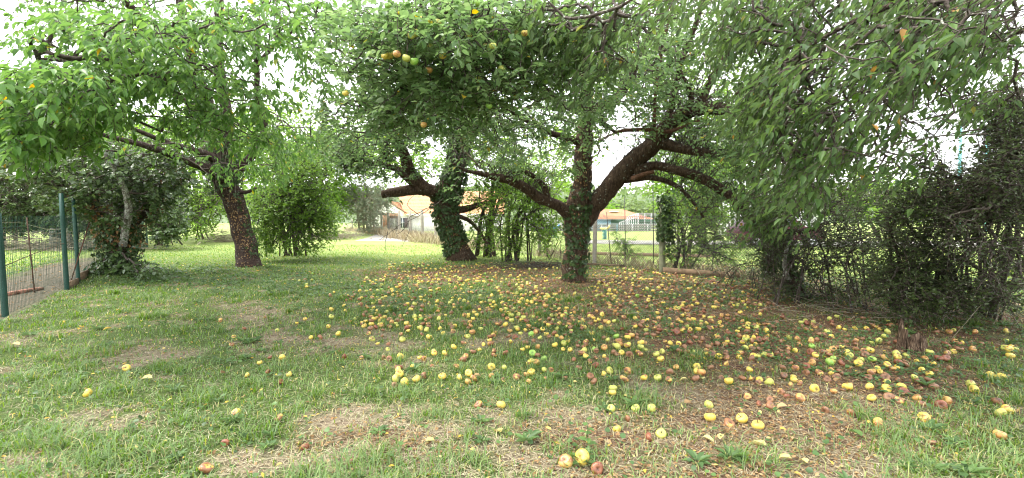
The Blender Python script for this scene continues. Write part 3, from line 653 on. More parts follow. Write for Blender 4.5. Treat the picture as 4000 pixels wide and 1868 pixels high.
cl = [(1500, 180, 5.2, 260, 170, 1.1, 430), (1800, 120, 4.8, 300, 150, 1.1, 430), (1650, 380, 5.6, 330, 120, 1.2, 430), (1950, 300, 5.4, 300, 150, 1.2, 420), (1450, 450, 6.5, 230, 90, 1.2, 240),
      (2150, 150, 6, 260, 170, 1.5, 330), (1900, 500, 7, 260, 90, 1.2, 220), (2050, 560, 8, 200, 90, 1.2, 130), (2250, 350, 7, 200, 130, 1.5, 180), (2450, 200, 8, 260, 220, 2, 520), (2500, 420, 9.3, 220, 120, 1.5, 260), (2350, 480, 9, 120, 120, 1.2, 130), (2180, 430, 8.5, 130, 110, 1.3, 150),
      (2750, 250, 9, 280, 260, 2, 620), (2850, 520, 8.6, 200, 130, 1.3, 260), (2960, 640, 8.2, 170, 120, 1, 220), (2160, 620, 9.6, 150, 70, .8, 90), (2640, 600, 10.8, 260, 100, 1, 220), (2760, 740, 9.6, 150, 90, .9, 110), (1960, 640, 9.6, 130, 60, .8, 60), (1780, 640, 8.6, 60, 70, .4, 16), (1640, 300, 8, 400, 220, 2, 330),
      (2960, 800, 8.6, 130, 110, .8, 120), (1350, 560, 8, 120, 60, 1, 60), (1790, 740, 9.5, 25, 90, .3, 10)]
def ap_extra(root, res, P, Ld):
    ivy_on(root, res[:1], 900, .095, 'ivy', 'ivy', (.1, 2.0), (.1, -1, 0), .03, cover=1.)
    ivy_on(root, res[:1], 700, .06, 'ivy', 'ivy', (.3, 2.3), (.95, -.2, 0), .04)
    ivy_on(root, res[:1], 800, .05, 'dryleaf', 'dried_ivy', (.02, 3.1), (.1, -1, 0), .02, (.1, .95))
    mb = MB()                                                   # many straight upright water shoots on the limbs
    for (P_, r_), n_ in ((res[1], 260), (res[3], 150), (res[5], 100), (res[2], 70), (res[4], 50), (res[11], 90), (res[7], 80), (res[10], 60)):
        i = rng.integers(len(P_) // 5, len(P_) - 1, n_); a = P_[i] + [0, 0, 1] * r_[i][:, None] * .6
        ln_ = rng.uniform(.3, 1.3, n_)[:, None]; d = norm(rng.normal(size=(n_, 3)) * [.5, .5, .15] + [0.25, 0, .9]); c = a + d * ln_
        b = (a + c) / 2 + rng.normal(size=(n_, 3)) * .04; tubes_thin(mb, a, b, c, .007, .003, 4)
    i = rng.integers(0, len(res[3][0]), 80); a = res[3][0][i]; c = a + norm(rng.normal(size=(80, 3)) * [.7, .5, .2] + [0, 0, -.8]) * rng.uniform(.2, .9, (80, 1)); tubes_thin(mb, a, (a + c) / 2 + .03, c, .005, .002)
    mb.build('water_shoots', M['twig'], root, kind='stuff')
AT = tree('apple_tree', 'forked apple tree with a thick brown trunk standing among the fallen apples', 'tree', tb_main, ap_specs, 'bark_apple', cl, 'apple', 'apple', 300, extra=ap_extra, tipr=.0035, C=(1, 9, 3.6), sides=20, clump=.25)

# ---- plum tree reaching in from the right
pb = np.array([6.2, 1.0, gz(6.2, 1.0)])
pl_root = thing('plum_tree', 'tree whose long leafy branches reach in overhead from the right edge', 'tree', pb)
def wl(root, name, pts, m_, sides=10):
    P = np.array([p[:3] for p in pts], float); r = np.array([p[3] for p in pts]); P, r = smoothpath(P, r, .12); mb = MB(); tube(mb, P, r, sides, .08, 5); mb.build(name, M[m_], root, smooth=True); return P
sk = [wl(pl_root, 'trunk', [(6.2, 1.0, -.1, .2), (6.25, 1.1, .8, .16), (6.1, 1.3, 1.9, .15), (5.9, 1.8, 3.0, .11), (5.7, 2.4, 4.2, .07)], 'bark_limb', 16),
      wl(pl_root, 'limb', [(6.1, 1.3, 1.9, .1), (5.4, 2.3, 3.0, .06), (4.2, 3.4, 3.5, .035), (3.0, 4.1, 3.2, .02), (2.2, 4.6, 2.7, .01)], 'bark_limb'),
      wl(pl_root, 'limb', [(6.0, 1.5, 2.6, .09), (4.6, 2.4, 3.9, .05), (3.0, 3.1, 4.0, .03), (1.6, 3.6, 3.6, .018), (.9, 3.8, 3.2, .01)], 'bark_limb'),
      wl(pl_root, 'limb', [(6.1, 1.4, 2.4, .08), (5.8, 3.4, 3.3, .05), (5.2, 5.0, 3.4, .03), (4.3, 6.0, 3.0, .015)], 'bark_limb'),
      wl(pl_root, 'limb', [(5.9, 1.8, 3.0, .07), (4.6, 4.0, 4.6, .045), (3.4, 5.4, 4.8, .03), (2.2, 6.2, 4.4, .015)], 'bark_limb')]
cl = [(3450, 250, 3.9, 420, 160, 1.0, 230), (3300, 480, 4.2, 330, 130, 1, 170), (3750, 120, 3.6, 300, 140, .8, 160), (3120, 350, 4.8, 220, 150, 1, 150), (3600, 480, 3.6, 250, 90, .6, 60), (3120, 650, 4.6, 170, 90, .8, 90),
      (3020, 120, 5.2, 260, 130, 1.2, 150), (3300, 80, 5, 500, 140, 1.3, 240), (2300, 80, 4.6, 230, 110, .8, 130), (2500, 20, 4.8, 240, 70, 1, 90), (2350, 240, 4.6, 110, 60, .6, 26), (2150, 40, 4.6, 160, 70, .7, 60), (3000, -60, 5, 700, 60, 1.4, 230), (3700, -40, 4, 400, 70, 1, 130),
      (3250, 620, 3.8, 90, 70, .5, 22), (3560, 640, 3.4, 110, 60, .4, 16), (3200, 780, 4.6, 90, 50, .5, 14), (2960, 420, 6, 160, 110, 1.2, 80), (3600, 260, 6, 450, 200, 1.5, 260), (3180, 540, 6, 250, 120, 1, 120), (3900, 150, 5.5, 250, 180, 1.3, 260), (3850, 380, 5.6, 200, 90, 1, 90), (3400, 620, 6.4, 330, 120, 1, 150), (3050, 780, 7, 200, 120, .8, 170)]
P = sample_clumps(cl, True, .72); g_ = grow(np.vstack(sk), P, .004, .3, .02, maxr=.016); mb = MB(); add_twigs(mb, g_)
Ld, (a, m_, e) = shoots(P.copy(), np.array([6., 1.5, 3.6]), 'plum', (-.55, .1, -.35)); tubes_thin(mb, a, m_, e, .0028, .0014)
n_ = 230; ii = rng.choice(len(P), n_); c = P[ii]; d = norm(np.array([.85, -.12, .42]) + rng.normal(size=(n_, 3)) * .22); a = c + d * rng.uniform(.6, 1.7, (n_, 1))
tubes_thin(mb, a, (a + c) / 2 + np.array([0, 0, .06]) + rng.normal(size=(n_, 3)) * .03, c, .0065, .002, 4)
mb.build('twigs', M['twig'], pl_root, kind='stuff'); crown(pl_root, Ld, 'plum', 300)

# ---- ivy-tangled old tree at the left fence
lf_specs = [('trunk', [(455, 1090, 11.2, 95), (455, 1040, 11.2, 80), (462, 980, 11.2, 70), (470, 920, 11.2, 66), (476, 880, 11.2, 50)]),
 ('limb', [(480, 960, 11, 28), (490, 900, 10.9, 26), (502, 830, 10.7, 25), (494, 765, 10.5, 22), (472, 705, 10.3, 19), (440, 645, 10.1, 16), (405, 590, 9.9, 12)], 'bark_pale'),
 ('limb', [(450, 960, 11.2, 34), (415, 880, 11.2, 26), (375, 810, 11.2, 20), (330, 760, 11.2, 16), (280, 730, 11.1, 12)]),
 ('limb', [(475, 930, 11.3, 30), (540, 860, 11.6, 24), (600, 790, 11.8, 20), (650, 720, 12, 16), (700, 660, 12, 12)]),
 ('limb', [(478, 890, 11.3, 30), (470, 780, 11.6, 24), (520, 680, 11.8, 20), (560, 600, 12, 14)])]
cl = [(330, 660, 10.8, 240, 110, 1.3, 330), (520, 660, 11.4, 230, 130, 1.4, 380), (640, 720, 11.8, 130, 90, 1, 160), (280, 780, 10.6, 130, 70, .8, 110), (560, 800, 11.6, 120, 60, .9, 110), (420, 830, 11, 110, 70, .8, 70), (130, 640, 10.6, 140, 90, 1, 120), (470, 1020, 10.9, 90, 50, .4, 40), (560, 1050, 10.6, 70, 25, .4, 22)]
def lf_extra(root, res, P, Ld):
    ivy_on(root, [res[0]], 1300, .09, 'ivy', 'ivy', (-.1, 1.7), None, .16)
    ivy_on(root, [res[2], res[3], res[0]], 400, .085, 'dryleaf', 'dried_leaves', (.6, 2.9), None, .15, (.1, .6))
tree('ivy_tangled_tree', 'dark tree tangled with ivy beside the green mesh fence, one limb pale with lichen', 'tree', tb_left, lf_specs, 'bark_limb', cl, 'round', 'dark', 150, extra=lf_extra, tipr=.005, C=(-9.5, 12, 2.6))

# ---- generic multi-stemmed bushes
def bush(name, label, cat, base, stems, cl, sp, mkey, size=1., k=None, spread=.3, tipr=.005, h=None, twig='twig', group=None, holes=True, bias=None, sr=.02, pen=.15, slen=1., lean=0., maxr=.05, clump=.45):
    base = np.array(base, float); root = thing(name, label, cat, base, group)
    P = sample_clumps(cl, holes, clump); top = P[np.argsort(-P[:, 2])[:max(4, len(P) // 3)]]; sk = []
    for i in range(stems):
        t = top[rng.integers(len(top))] if h is None else base + [rng.normal() * h * .3, rng.normal() * h * .2, h]
        b = base + [rng.normal() * spread, rng.normal() * spread * .6, 0]; b[2] = gz(b[0], b[1]) - .05
        m1 = b * .6 + t * .4 + [rng.normal() * .1 - (t[0] - b[0]) * .12, rng.normal() * .1, (t[2] - b[2]) * .14]; m2 = b * .25 + t * .75 + rng.normal(size=3) * .1
        p, r = smoothpath(np.array([b, m1, m2, t]), sr * np.array([1, .8, .5, .25]) * rng.uniform(.6, 1.3), .2); mb = MB(); tube(mb, p, r, 7, .08, i); mb.build('stem', M[twig], root, smooth=True); sk.append(p)
    g_ = grow(np.vstack(sk), P, tipr, pen, .08, maxr=maxr); mb = MB(); add_twigs(mb, g_)
    Ld, (a, m_, e) = shoots(P.copy(), np.array([base[0], base[1], P[:, 2].mean() - .5]), sp, bias, size, k, slen); tubes_thin(mb, a, m_, e, tipr, tipr * .5)
    mb.build('twigs', M[twig], root, kind='stuff'); crown(root, Ld, mkey, 0, 'foliage'); return root
bush('hazel_bush', 'tall many-stemmed green hazel bush between the cherry tree and the far lawn', 'bush', G(1128, 1000), 16,
     [(1120, 790, 15.6, 140, 150, 1.3, 800), (1040, 850, 15.2, 70, 120, 1, 280), (1200, 760, 15.6, 110, 170, 1.2, 650), (1240, 890, 15.8, 70, 80, 1, 260), (1100, 920, 15.2, 110, 60, .8, 200), (1150, 640, 15.6, 140, 70, 1.2, 200), (1270, 870, 16.5, 50, 90, 1, 200), (1050, 930, 15.2, 60, 60, .8, 120), (1180, 960, 15.3, 70, 35, .6, 90)], 'hazel', 'hazel', spread=.35, sr=.035)
bush('hazel_bush', 'thick dark-stemmed bush close behind the ivy-clad leaning tree', 'bush', G(1915, 1003), 12,
     [(1900, 780, 16, 85, 100, .8, 420), (1890, 910, 16, 65, 70, .7, 200), (1950, 700, 15.8, 100, 70, .8, 260)], 'hazel', 'hazel', spread=.3, sr=.05)
bush('hazel_bush', 'open bush of slender stems and light leaves between the leaning tree and the apple trunk', 'bush', G(2010, 1020), 12,
     [(2020, 830, 14.5, 115, 140, 1, 620), (2100, 740, 14.3, 80, 60, .8, 190), (1990, 930, 14.6, 70, 70, .6, 170), (2120, 890, 14.2, 65, 100, .6, 190), (2040, 700, 14.6, 120, 60, .8, 200)], 'hazel', 'bright', size=.85, spread=.45, sr=.04)
bush('shrub', 'light leafy shrub growing through the wire fence beside the ivied concrete post', 'bush', G(2660, 1066), 7,
     [(2700, 880, 12.3, 115, 130, .5, 700), (2800, 940, 12.2, 100, 110, .5, 420), (2680, 1000, 12.2, 90, 40, .4, 90), (2760, 810, 12.3, 110, 70, .5, 240), (2850, 1020, 12, 60, 30, .4, 30)], 'hazel', 'hazel', size=.7, spread=.2, sr=.022)
bush('shrub', 'small green sapling growing against the wire fence between two posts', 'bush', G(2445, 1018), 5,
     [(2440, 965, 14.2, 50, 40, .2, 45), (2410, 930, 14.2, 18, 30, .15, 10), (2480, 1000, 14.1, 40, 15, .2, 14)], 'hazel', 'hazel', size=.8, spread=.1, sr=.012, holes=False)
bush('shrub', 'low leafy sprigs around the pale post left of the apple trunk', 'bush', G(2130, 1015), 6,
     [(2130, 930, 14.8, 50, 60, .3, 60), (2180, 880, 14.8, 40, 60, .3, 45)], 'hazel', 'bright', size=.8, spread=.3, sr=.012)
# ---- left garden background
hd = [(60, 680, 22, 170, 210, 2.4, 900, -1), (250, 700, 21.5, 170, 200, 2.4, 900, -1), (430, 690, 22, 150, 220, 2.4, 700, -1), (-120, 650, 22, 140, 240, 2, 300, -1)]
labs = ['dark laurel at the far side of the fenced garden, nearest the left edge', 'dark laurel behind the two middle green fence posts', 'dark laurel behind the ivy-tangled tree', 'dark laurel running out of the frame at the far left']
for (px, py, Y, rx, ry, rY, n, _), lb in zip(hd, labs):
    b = W(px, 960, Y); b[2] = gz(b[0], b[1]); bush('laurel_bush', lb, 'bush', b, 5, [(px, py, Y, rx, ry, rY, n), (px, 850, Y, rx * .9, 60, 1.2, n // 2), (px, 790, Y + 2, rx, 110, 1., n // 2)], 'dark', 'dark', size=1.6, k=10, spread=.6, sr=.06, tipr=.01, group='laurels behind the fenced garden', slen=1.4, holes=False)
bush('laurel_bush', 'rounded dark bush standing at the lawn edge left of the cherry trunk', 'bush', G(655, 958), 6, [(655, 850, 21, 85, 95, 1.1, 330), (650, 910, 20.6, 70, 40, .9, 110)], 'round', 'dark', size=1.3, spread=.4, sr=.04, tipr=.008, holes=False, slen=1.2)
bush('yellow_green_tree', 'airy yellow-green small tree lit from behind, left of the cherry trunk', 'tree', G(790, 935), 6, [(790, 800, 26, 120, 90, 2, 380), (860, 740, 26, 110, 80, 2, 220), (760, 880, 25, 90, 40, 1.5, 110), (700, 720, 26, 130, 60, 2, 150)], 'bright', 'bright', size=1.2, spread=.4, sr=.05, tipr=.009, holes=False, slen=1.6)
bush('olive_tree', 'silvery grey-green tree by the far fence posts, left of the white house', 'tree', G(1420, 912), 5, [(1420, 800, 37, 90, 80, 3, 420), (1370, 760, 37, 70, 60, 2, 150), (1480, 780, 37, 60, 70, 2, 130), (1430, 880, 36.5, 60, 30, 1.5, 90)], 'olive', 'olive', size=2.2, k=14, spread=.3, sr=.09, tipr=.012, holes=False, slen=2.4, twig='twigpale')
# ---- background trees beyond, real distance and size
bt = [('tall bright green tree beyond the cherry tree, lit from behind', 650, 955, 30, [(600, 600, 30, 280, 150, 4, 850), (800, 520, 30, 240, 150, 3, 600), (300, 480, 32, 300, 130, 4, 500)], 'bright'),
      ('bright green tree filling the gap above the hazel bush', 1150, 920, 36, [(1120, 560, 36, 220, 150, 4, 750), (1330, 590, 36, 180, 130, 4, 550), (1000, 700, 38, 150, 120, 3, 300), (1290, 760, 36, 70, 100, 3, 200)], 'bright'),
      ('green tree rising behind the leaning ivy-clad tree', 1700, 895, 100, [(1600, 580, 100, 230, 130, 9, 520), (1880, 600, 100, 190, 150, 9, 480)], 'bright'),
      ('light green tree beyond the wire fence, seen through the forked limbs', 2700, 985, 19, [(2640, 740, 18.5, 140, 90, 1.6, 420), (2760, 700, 18.5, 140, 130, 1.6, 420), (2580, 680, 18.5, 90, 40, 1, 110), (2740, 830, 18.5, 110, 60, 1.2, 200)], 'bright'),
      ('yellow-green tree high behind the crown of the forked apple tree', 2750, 960, 24, [(2800, 450, 24, 350, 200, 3, 1100), (2700, 620, 24, 180, 90, 2, 300), (2450, 260, 24, 300, 170, 3, 600), (2250, 560, 26, 160, 130, 2, 260), (2950, 200, 24, 200, 160, 3, 120)], 'bright'),
      ('leafy tree beyond the hedge at the right', 3500, 960, 26, [(3450, 760, 24, 260, 120, 3, 380), (3150, 480, 24, 260, 110, 3, 200), (2950, 650, 24, 200, 130, 3, 240)], 'bright'),
      ('green tree beyond the playing field, left of the apple trunk', 2120, 895, 70, [(2110, 700, 70, 130, 110, 6, 300), (2150, 830, 70, 80, 40, 4, 90)], 'bright')]
for lb, px, py, Y, cl, mkx in bt:
    b = W(px, 900, Y); b[2] = gz(b[0], b[1]); s = Y / 22
    bush('broadleaf_tree', lb, 'tree', b, 3, cl, 'bright', mkx, size=1.5 * s, k=9, spread=.3 * s, sr=.09 * s, tipr=.006 * s, slen=1.8 * s, maxr=.06 * s, holes=True)
# ---- right-hand thicket
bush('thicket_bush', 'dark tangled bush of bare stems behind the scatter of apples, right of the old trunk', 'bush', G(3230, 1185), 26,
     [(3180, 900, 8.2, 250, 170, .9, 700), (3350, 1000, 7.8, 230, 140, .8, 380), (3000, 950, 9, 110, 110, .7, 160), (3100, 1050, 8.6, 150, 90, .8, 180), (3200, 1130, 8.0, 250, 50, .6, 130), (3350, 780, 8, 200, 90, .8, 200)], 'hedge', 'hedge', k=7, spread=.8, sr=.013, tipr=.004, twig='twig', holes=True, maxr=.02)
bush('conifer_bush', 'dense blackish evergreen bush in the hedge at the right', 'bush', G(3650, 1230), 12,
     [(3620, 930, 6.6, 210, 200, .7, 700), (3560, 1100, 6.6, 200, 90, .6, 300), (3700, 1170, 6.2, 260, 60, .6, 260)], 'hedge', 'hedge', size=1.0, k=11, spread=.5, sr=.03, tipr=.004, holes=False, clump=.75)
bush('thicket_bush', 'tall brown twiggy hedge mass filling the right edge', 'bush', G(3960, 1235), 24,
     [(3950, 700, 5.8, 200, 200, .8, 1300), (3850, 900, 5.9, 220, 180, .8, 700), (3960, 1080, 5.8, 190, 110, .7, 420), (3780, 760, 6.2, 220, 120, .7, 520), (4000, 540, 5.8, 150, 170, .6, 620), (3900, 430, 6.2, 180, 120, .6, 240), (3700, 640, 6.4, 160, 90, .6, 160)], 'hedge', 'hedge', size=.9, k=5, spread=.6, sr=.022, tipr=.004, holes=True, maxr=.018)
bush('undergrowth_bush', 'low dark weeds along the foot of the fence, right of the ivied post', 'bush', G(2900, 1130), 10,
     [(2900, 1090, 9.9, 190, 40, .5, 170), (3000, 1010, 9.8, 110, 70, .5, 120), (3080, 1140, 8.9, 120, 40, .4, 80)], 'hedge', 'hedge', size=1.1, k=7, spread=.5, sr=.008, tipr=.003, holes=False)
ob = G(3155, 1215); ot = thing('old_tree_trunk', 'crooked old trunk, dark and grey, at the left end of the hedge', 'tree', ob)
P_ot, res_ot = limbs(ot, [('trunk', [(3165, 1218, 8.0, 46), (3130, 1150, 8.1, 42), (3095, 1090, 8.2, 38), (3080, 1020, 8.3, 34), (3060, 960, 8.4, 34), (3035, 905, 8.5, 34), (3020, 860, 8.6, 30)]),
  ('limb', [(3078, 1090, 8.05, 16), (3066, 1040, 8.0, 16), (3070, 985, 8.0, 14), (3085, 945, 8.1, 10)], 'bark_pale'),
  ('limb', [(3010, 1075, 9.3, 40), (3010, 1000, 9.3, 38), (3015, 900, 9.3, 36), (3000, 840, 9.3, 30)]),
  ('limb', [(3060, 905, 8.5, 24), (3150, 900, 8, 18), (3230, 870, 7.6, 14)])], 'bark_limb', 12)
ivy_on(ot, [res_ot[0], res_ot[2]], 420, .07, 'ivy', 'ivy', (0, 2), None, .06)

# ------------------------------------------------------------------ fences and posts
def gp(px, py, Y=None):
    p = G(px, py); return p
def post(parent, name, base, h, w, m_, lean=(0, 0), d=None):
    mb = MB(); n = 6; d = d or w
    t = np.linspace(0, 1, n)
    V = []
    for tt in t:
        c = np.array([base[0] + lean[0] * tt, base[1] + lean[1] * tt, base[2] - .2 + (h + .2) * tt]); q = w / 2 * (1 if tt < 1 else .88); q2 = d / 2 * (1 if tt < 1 else .88)
        V += [c + [-q, -q2, 0], c + [q, -q2, 0], c + [q, q2, 0], c + [-q, q2, 0]]
    f = [[4 * i + a, 4 * i + (a + 1) % 4, 4 * i + 4 + (a + 1) % 4, 4 * i + 4 + a] for i in range(n - 1) for a in range(4)] + [[4 * n - 4, 4 * n - 3, 4 * n - 2, 4 * n - 1]]
    mb.add(np.array(V), np.array(f)); return mb.build(name, M[m_], parent)
def grid_wire(parent, A, B, h, dx, dz, m_, r=.0018, name='wire_mesh', z0=.03, diamond=False, sag=0):
    A = np.array(A, float); B = np.array(B, float); Lh = np.linalg.norm((B - A)[:2]); u = (B - A) / Lh; mb = MB(); a = []; c = []
    if not diamond:
        n = int(Lh / dx)
        for i in range(n + 1): p = A + u * (i * dx); a.append(p + [0, 0, z0]); c.append(p + [0, 0, h])
        for k in range(int((h - z0) / dz) + 1): z = z0 + k * dz; a.append(A + [0, 0, z]); c.append(B + [0, 0, z])
    else:
        H = h - z0; s = -H
        while s < Lh:
            for sg in (1, -1):
                x0, x1 = s, s + H; za, zb = (z0, h) if sg == 1 else (h, z0)
                if x0 < 0: za = za + (zb - za) * (-x0 / H); x0 = 0
                if x1 > Lh: zb = za + (zb - za) * ((Lh - x0) / (x1 - x0)); x1 = Lh
                a.append(A + u * x0 + [0, 0, za]); c.append(A + u * x1 + [0, 0, zb])
            s += dx
        for z in (z0, h * .5, h): a.append(A + [0, 0, z]); c.append(B + [0, 0, z])
    a = np.array(a); c = np.array(c); m2 = (a + c) / 2 + rng.normal(size=a.shape) * .006; tubes_thin(mb, a, m2, c, r, r); return mb.build(name, M[m_], parent, kind='stuff')
# green welded-mesh fence, left
fp = [G(22, 1238), G(262, 1132), G(307, 1106), G(537, 988), G(576, 968)]
fg = thing('mesh_fence', 'green welded wire mesh fence with green posts at the left edge', 'fence', fp[0])
for p, h, w in zip(fp, (1.55, 1.95, 1.85, 1.7, 1.7), (.055, .055, .05, .05, .05)): post(fg, 'post', p, h, w, 'green_paint', (-.03, 0))
f0 = fp[0] + (fp[0] - fp[1]) * .9; f0[2] = 0
for a, b in ((f0, fp[0]), (fp[0], fp[1]), (fp[1], fp[2]), (fp[2], fp[3]), (fp[3], fp[4])): grid_wire(fg, a, b, 1.5, .055, .10, 'green_wire', .0022)
mb = MB()
for q in ((135, 1143, 105, 850), (405, 1040, 400, 880)):
    a = G(q[0], q[1]); b = W(q[2], q[3], a[1]); tube(mb, [a, b], [.012, .012], 6); mb.build('rusty_rod', M['rust'], fg); mb = MB()
a = G(270, 1120); b = W(350, 868, 10.4); tube(mb, [a, b], [.013, .013], 6); mb.build('brace', M['rust'], fg)
mb = MB(); tube(mb, [fp[0] + [0, 0, .75], W(135, 990, 8.4), fp[1] + [0, 0, .95]], [.007] * 3, 5); mb.build('tension_wire', M['rust'], fg)
for a, b, t, m_ in ((fp[1] + [-.0, 0, 0], fp[2], 0, 0), (fp[2], fp[2] + (fp[3] - fp[2]) * .16, 0, 0)):
    mb = MB(); c = (a + b) / 2; L_ = np.linalg.norm((b - a)[:2]); mb.box((c[0], c[1], gz(c[0], c[1]) + .05), (L_, .035, .16), math.atan2(b[1] - a[1], b[0] - a[0])); mb.build('gravel_board', M['plank'], fg)
br = thing('brick_edging', 'row of red bricks laid on soil behind the mesh fence', 'bricks', G(80, 1150))
bm = MB(); bm.box((0, 0, 0), (.22, .1, .065)); bme = bm.mesh('brick'); bme.materials.append(M['brick'])
e0, e1 = G(-40, 1166), G(165, 1132); n = int(np.linalg.norm(e1 - e0) / .235)
for i in range(n):
    p = e0 + (e1 - e0) * ((i + .5) / n); o = bpy.data.objects.new('brick', bme); COL.objects.link(o); o.parent = br
    o.location = Vector((p[0], p[1], gz(p[0], p[1]) + .03)) - br.location; o.rotation_euler = (random.gauss(0, .05), random.gauss(0, .05), math.atan2(e1[1] - e0[1], e1[0] - e0[0]) + random.gauss(0, .06))
# long chain-link fence: concrete posts from right foreground to the far left
cps = [(2588, 1064, 1.95, .13, 'mossconc'), (2321, 1033, 1.6, .11, 'concrete'), (2106, 1000, 1.55, .11, 'concrete'), (1910, 975, 1.7, .1, 'concrete'), (1704, 950, 1.7, .16, 'concrete'), (1652, 943, 1.9, .16, 'concrete'), (1604, 934, 1.85, .16, 'concrete'),
       (1561, 929, 1.9, .16, 'concrete'), (1517, 917, 1.8, .16, 'concrete'), (1491, 914, 1.8, .16, 'concrete'), (1461, 912, 1.75, .16, 'concrete'), (1433, 906, 1.7, .16, 'concrete'), (1376, 903, 1.6, .16, 'concrete'), (1356, 900, 1.6, .16, 'concrete')]
cf = thing('wire_fence', 'long chain-link fence on concrete posts running from the right to the far lawn', 'fence', G(2588, 1064))
cpp = [G(a, b) for a, b, *_ in cps]
for p, (a, b, h, w, m_) in zip(cpp, cps): post(cf, 'post', p, h, w, m_, (random.gauss(0, .03), 0))
endp = G(3050, 1105)
for i, (a, b) in enumerate(zip([endp] + cpp[:-1], cpp)):
    if i < 9: grid_wire(cf, a, b, 1.5, .075 if i < 4 else .12, 0, 'wire', (.0042 if i < 4 else .004), diamond=True)
mb = MB()
p0, p1 = cpp[0] + [.11, -.05, 0], cpp[1] + [-.5, -.05, 0]
mb2 = MB(); a, b = cpp[1] + [-.6, -.15, .03], cpp[0] + [.9, -.2, .03]
for (s, e, hh) in ((G(2290, 1036), G(2440, 1046), .07), (G(2590, 1068), G(2890, 1092), .16)):
    m3 = MB(); c = (s + e) / 2; m3.box((c[0], c[1], gz(c[0], c[1]) + hh / 2), (np.linalg.norm((e - s)[:2]), .05, hh), math.atan2(e[1] - s[1], e[0] - s[0])); m3.build('base_board', M['plank'], cf)
for q in ((2391, 980, 2369, 828), (2558, 995, 2549, 560), (2788, 1068, 2798, 880), (2448, 880, 2440, 770)):
    a = G(q[0], max(q[1], 1036)) + [0, .12, 0]; b = W(q[2], q[3], a[1]); b[0] += 0; m3 = MB(); tube(m3, [a, b], [.014, .011], 6); m3.build('iron_rod', M['blackpole'], cf)
m3 = MB(); s, e = W(2270, 960, 18), W(2620, 1000, 17); s[2] = gz(s[0], s[1]) + .05; e[2] = gz(e[0], e[1]) + .05
kb = thing('edging_board', 'dark wooden edging board across the grass behind the wire fence', 'board', (s + e) / 2); c = (s + e) / 2
m3.box(c, (np.linalg.norm((e - s)[:2]) + 3, .06, .14), math.atan2(e[1] - s[1], e[0] - s[0])); m3.build('board', M['plank'], kb)
ivy_on(cf, [(np.linspace(cpp[0] + [.05, 0, .0], cpp[0] + [.05, 0, 2.0], 20), np.full(20, .09))], 700, .085, 'ivy', 'ivy', (.3, 2.1), (.85, -.3, 0), .12)
ivy_on(cf, [(np.linspace(cpp[0] + [.04, 0, .0], cpp[0] + [.04, 0, 2.05], 20), np.full(20, .05))], 900, .085, 'ivy', 'ivy', (.8, 2.2), None, .11)

# ------------------------------------------------------------------ house
hY = 68.; hb = W(1600, 897, hY); gzh = float(gz(hb[0], hb[1]))
hs = thing('house', 'white rendered house with orange tiled roof beyond the far fence', 'house', (hb[0], hY, gzh))
def X_(px, Y): return (px - 2000) / F * Y * 1.003
x0, x1, xg, ev = X_(1475, hY), X_(1960, hY), X_(1592, hY), W(1600, 836, hY)[2]
rz_ = W(1560, 735, hY + 4)[2]
# projecting gable wing (left) and long wing with eaves to the front (right)
mb = MB(); mb.box(((xg + x1) / 2, hY + 4.2, (gzh - .5 + ev) / 2), (x1 - xg, 8, ev - gzh + .5)); mb.build('wall', M['render'], hs)
xl = X_(1440, hY); gxm = (xl + xg) / 2; apx = ev + (xg - xl) / 2 * .62
mb = MB(); v = np.array([[xl, hY - .05, gzh - .5], [xg, hY - .05, gzh - .5], [xg, hY - .05, ev], [gxm, hY - .05, apx], [xl, hY - .05, ev]]); vb = v + [0, 7, 0]
mb.add(np.vstack([v, vb]), [np.array([[0, 1, 2, 3, 4], [9, 8, 7, 6, 5]]), np.array([[0, 5, 6, 1], [1, 6, 7, 2], [4, 9, 5, 0]])]); mb.build('gable_wall', M['render'], hs)
def roofplane(a, b, c, d, m_, name, nrow, ncol, parent):
    """rows of curved tiles: corrugated sheet with stepped courses"""
    a, b, c, d = map(np.array, (a, b, c, d)); mb = MB(); nn = norm(np.cross(b - a, d - a)); U = ncol * 6
    for r in range(nrow):
        t0, t1 = r / nrow, (r + 1.08) / nrow; u = np.linspace(0, 1, U + 1)[:, None]
        w = (np.abs(np.sin(u * ncol * np.pi)) * .05)
        lo = (a + (d - a) * t0) * (1 - u) + (b + (c - b) * t0) * u + nn * (w + .05); hi = (a + (d - a) * t1) * (1 - u) + (b + (c - b) * t1) * u + nn * (w + .0)
        i = np.arange(U); mb.add(np.vstack([lo, hi]), np.stack([i, i + 1, U + 2 + i, U + 1 + i], -1))
    return mb.build(name, M[m_], parent, smooth=False)
roofplane((xg - .3, hY - .5, ev - .05), (x1 + .4, hY - .5, ev - .05), (x1 + .4, hY + 7, rz_ - .4), (xg - 3.2, hY + 7, rz_ - .4), 'tile', 'roof', 16, 40, hs)
roofplane((gxm, hY - .4, apx + .1), (xg + .5, hY - .4, ev - .2), (xg + .5, hY + 7.2, ev - .2), (gxm, hY + 7.2, apx + .1), 'tile', 'roof', 8, 12, hs)
roofplane((xl - .5, hY - .4, ev - .2), (gxm, hY - .4, apx + .1), (gxm, hY + 7.2, apx + .1), (xl - .5, hY + 7.2, ev - .2), 'tile', 'roof', 8, 12, hs)
mb = MB(); tube(mb, [(xg, hY - .62, ev - .12), (x1, hY - .62, ev - .12)], [.09, .09], 6); mb.build('gutter', M['railgrey'], hs)
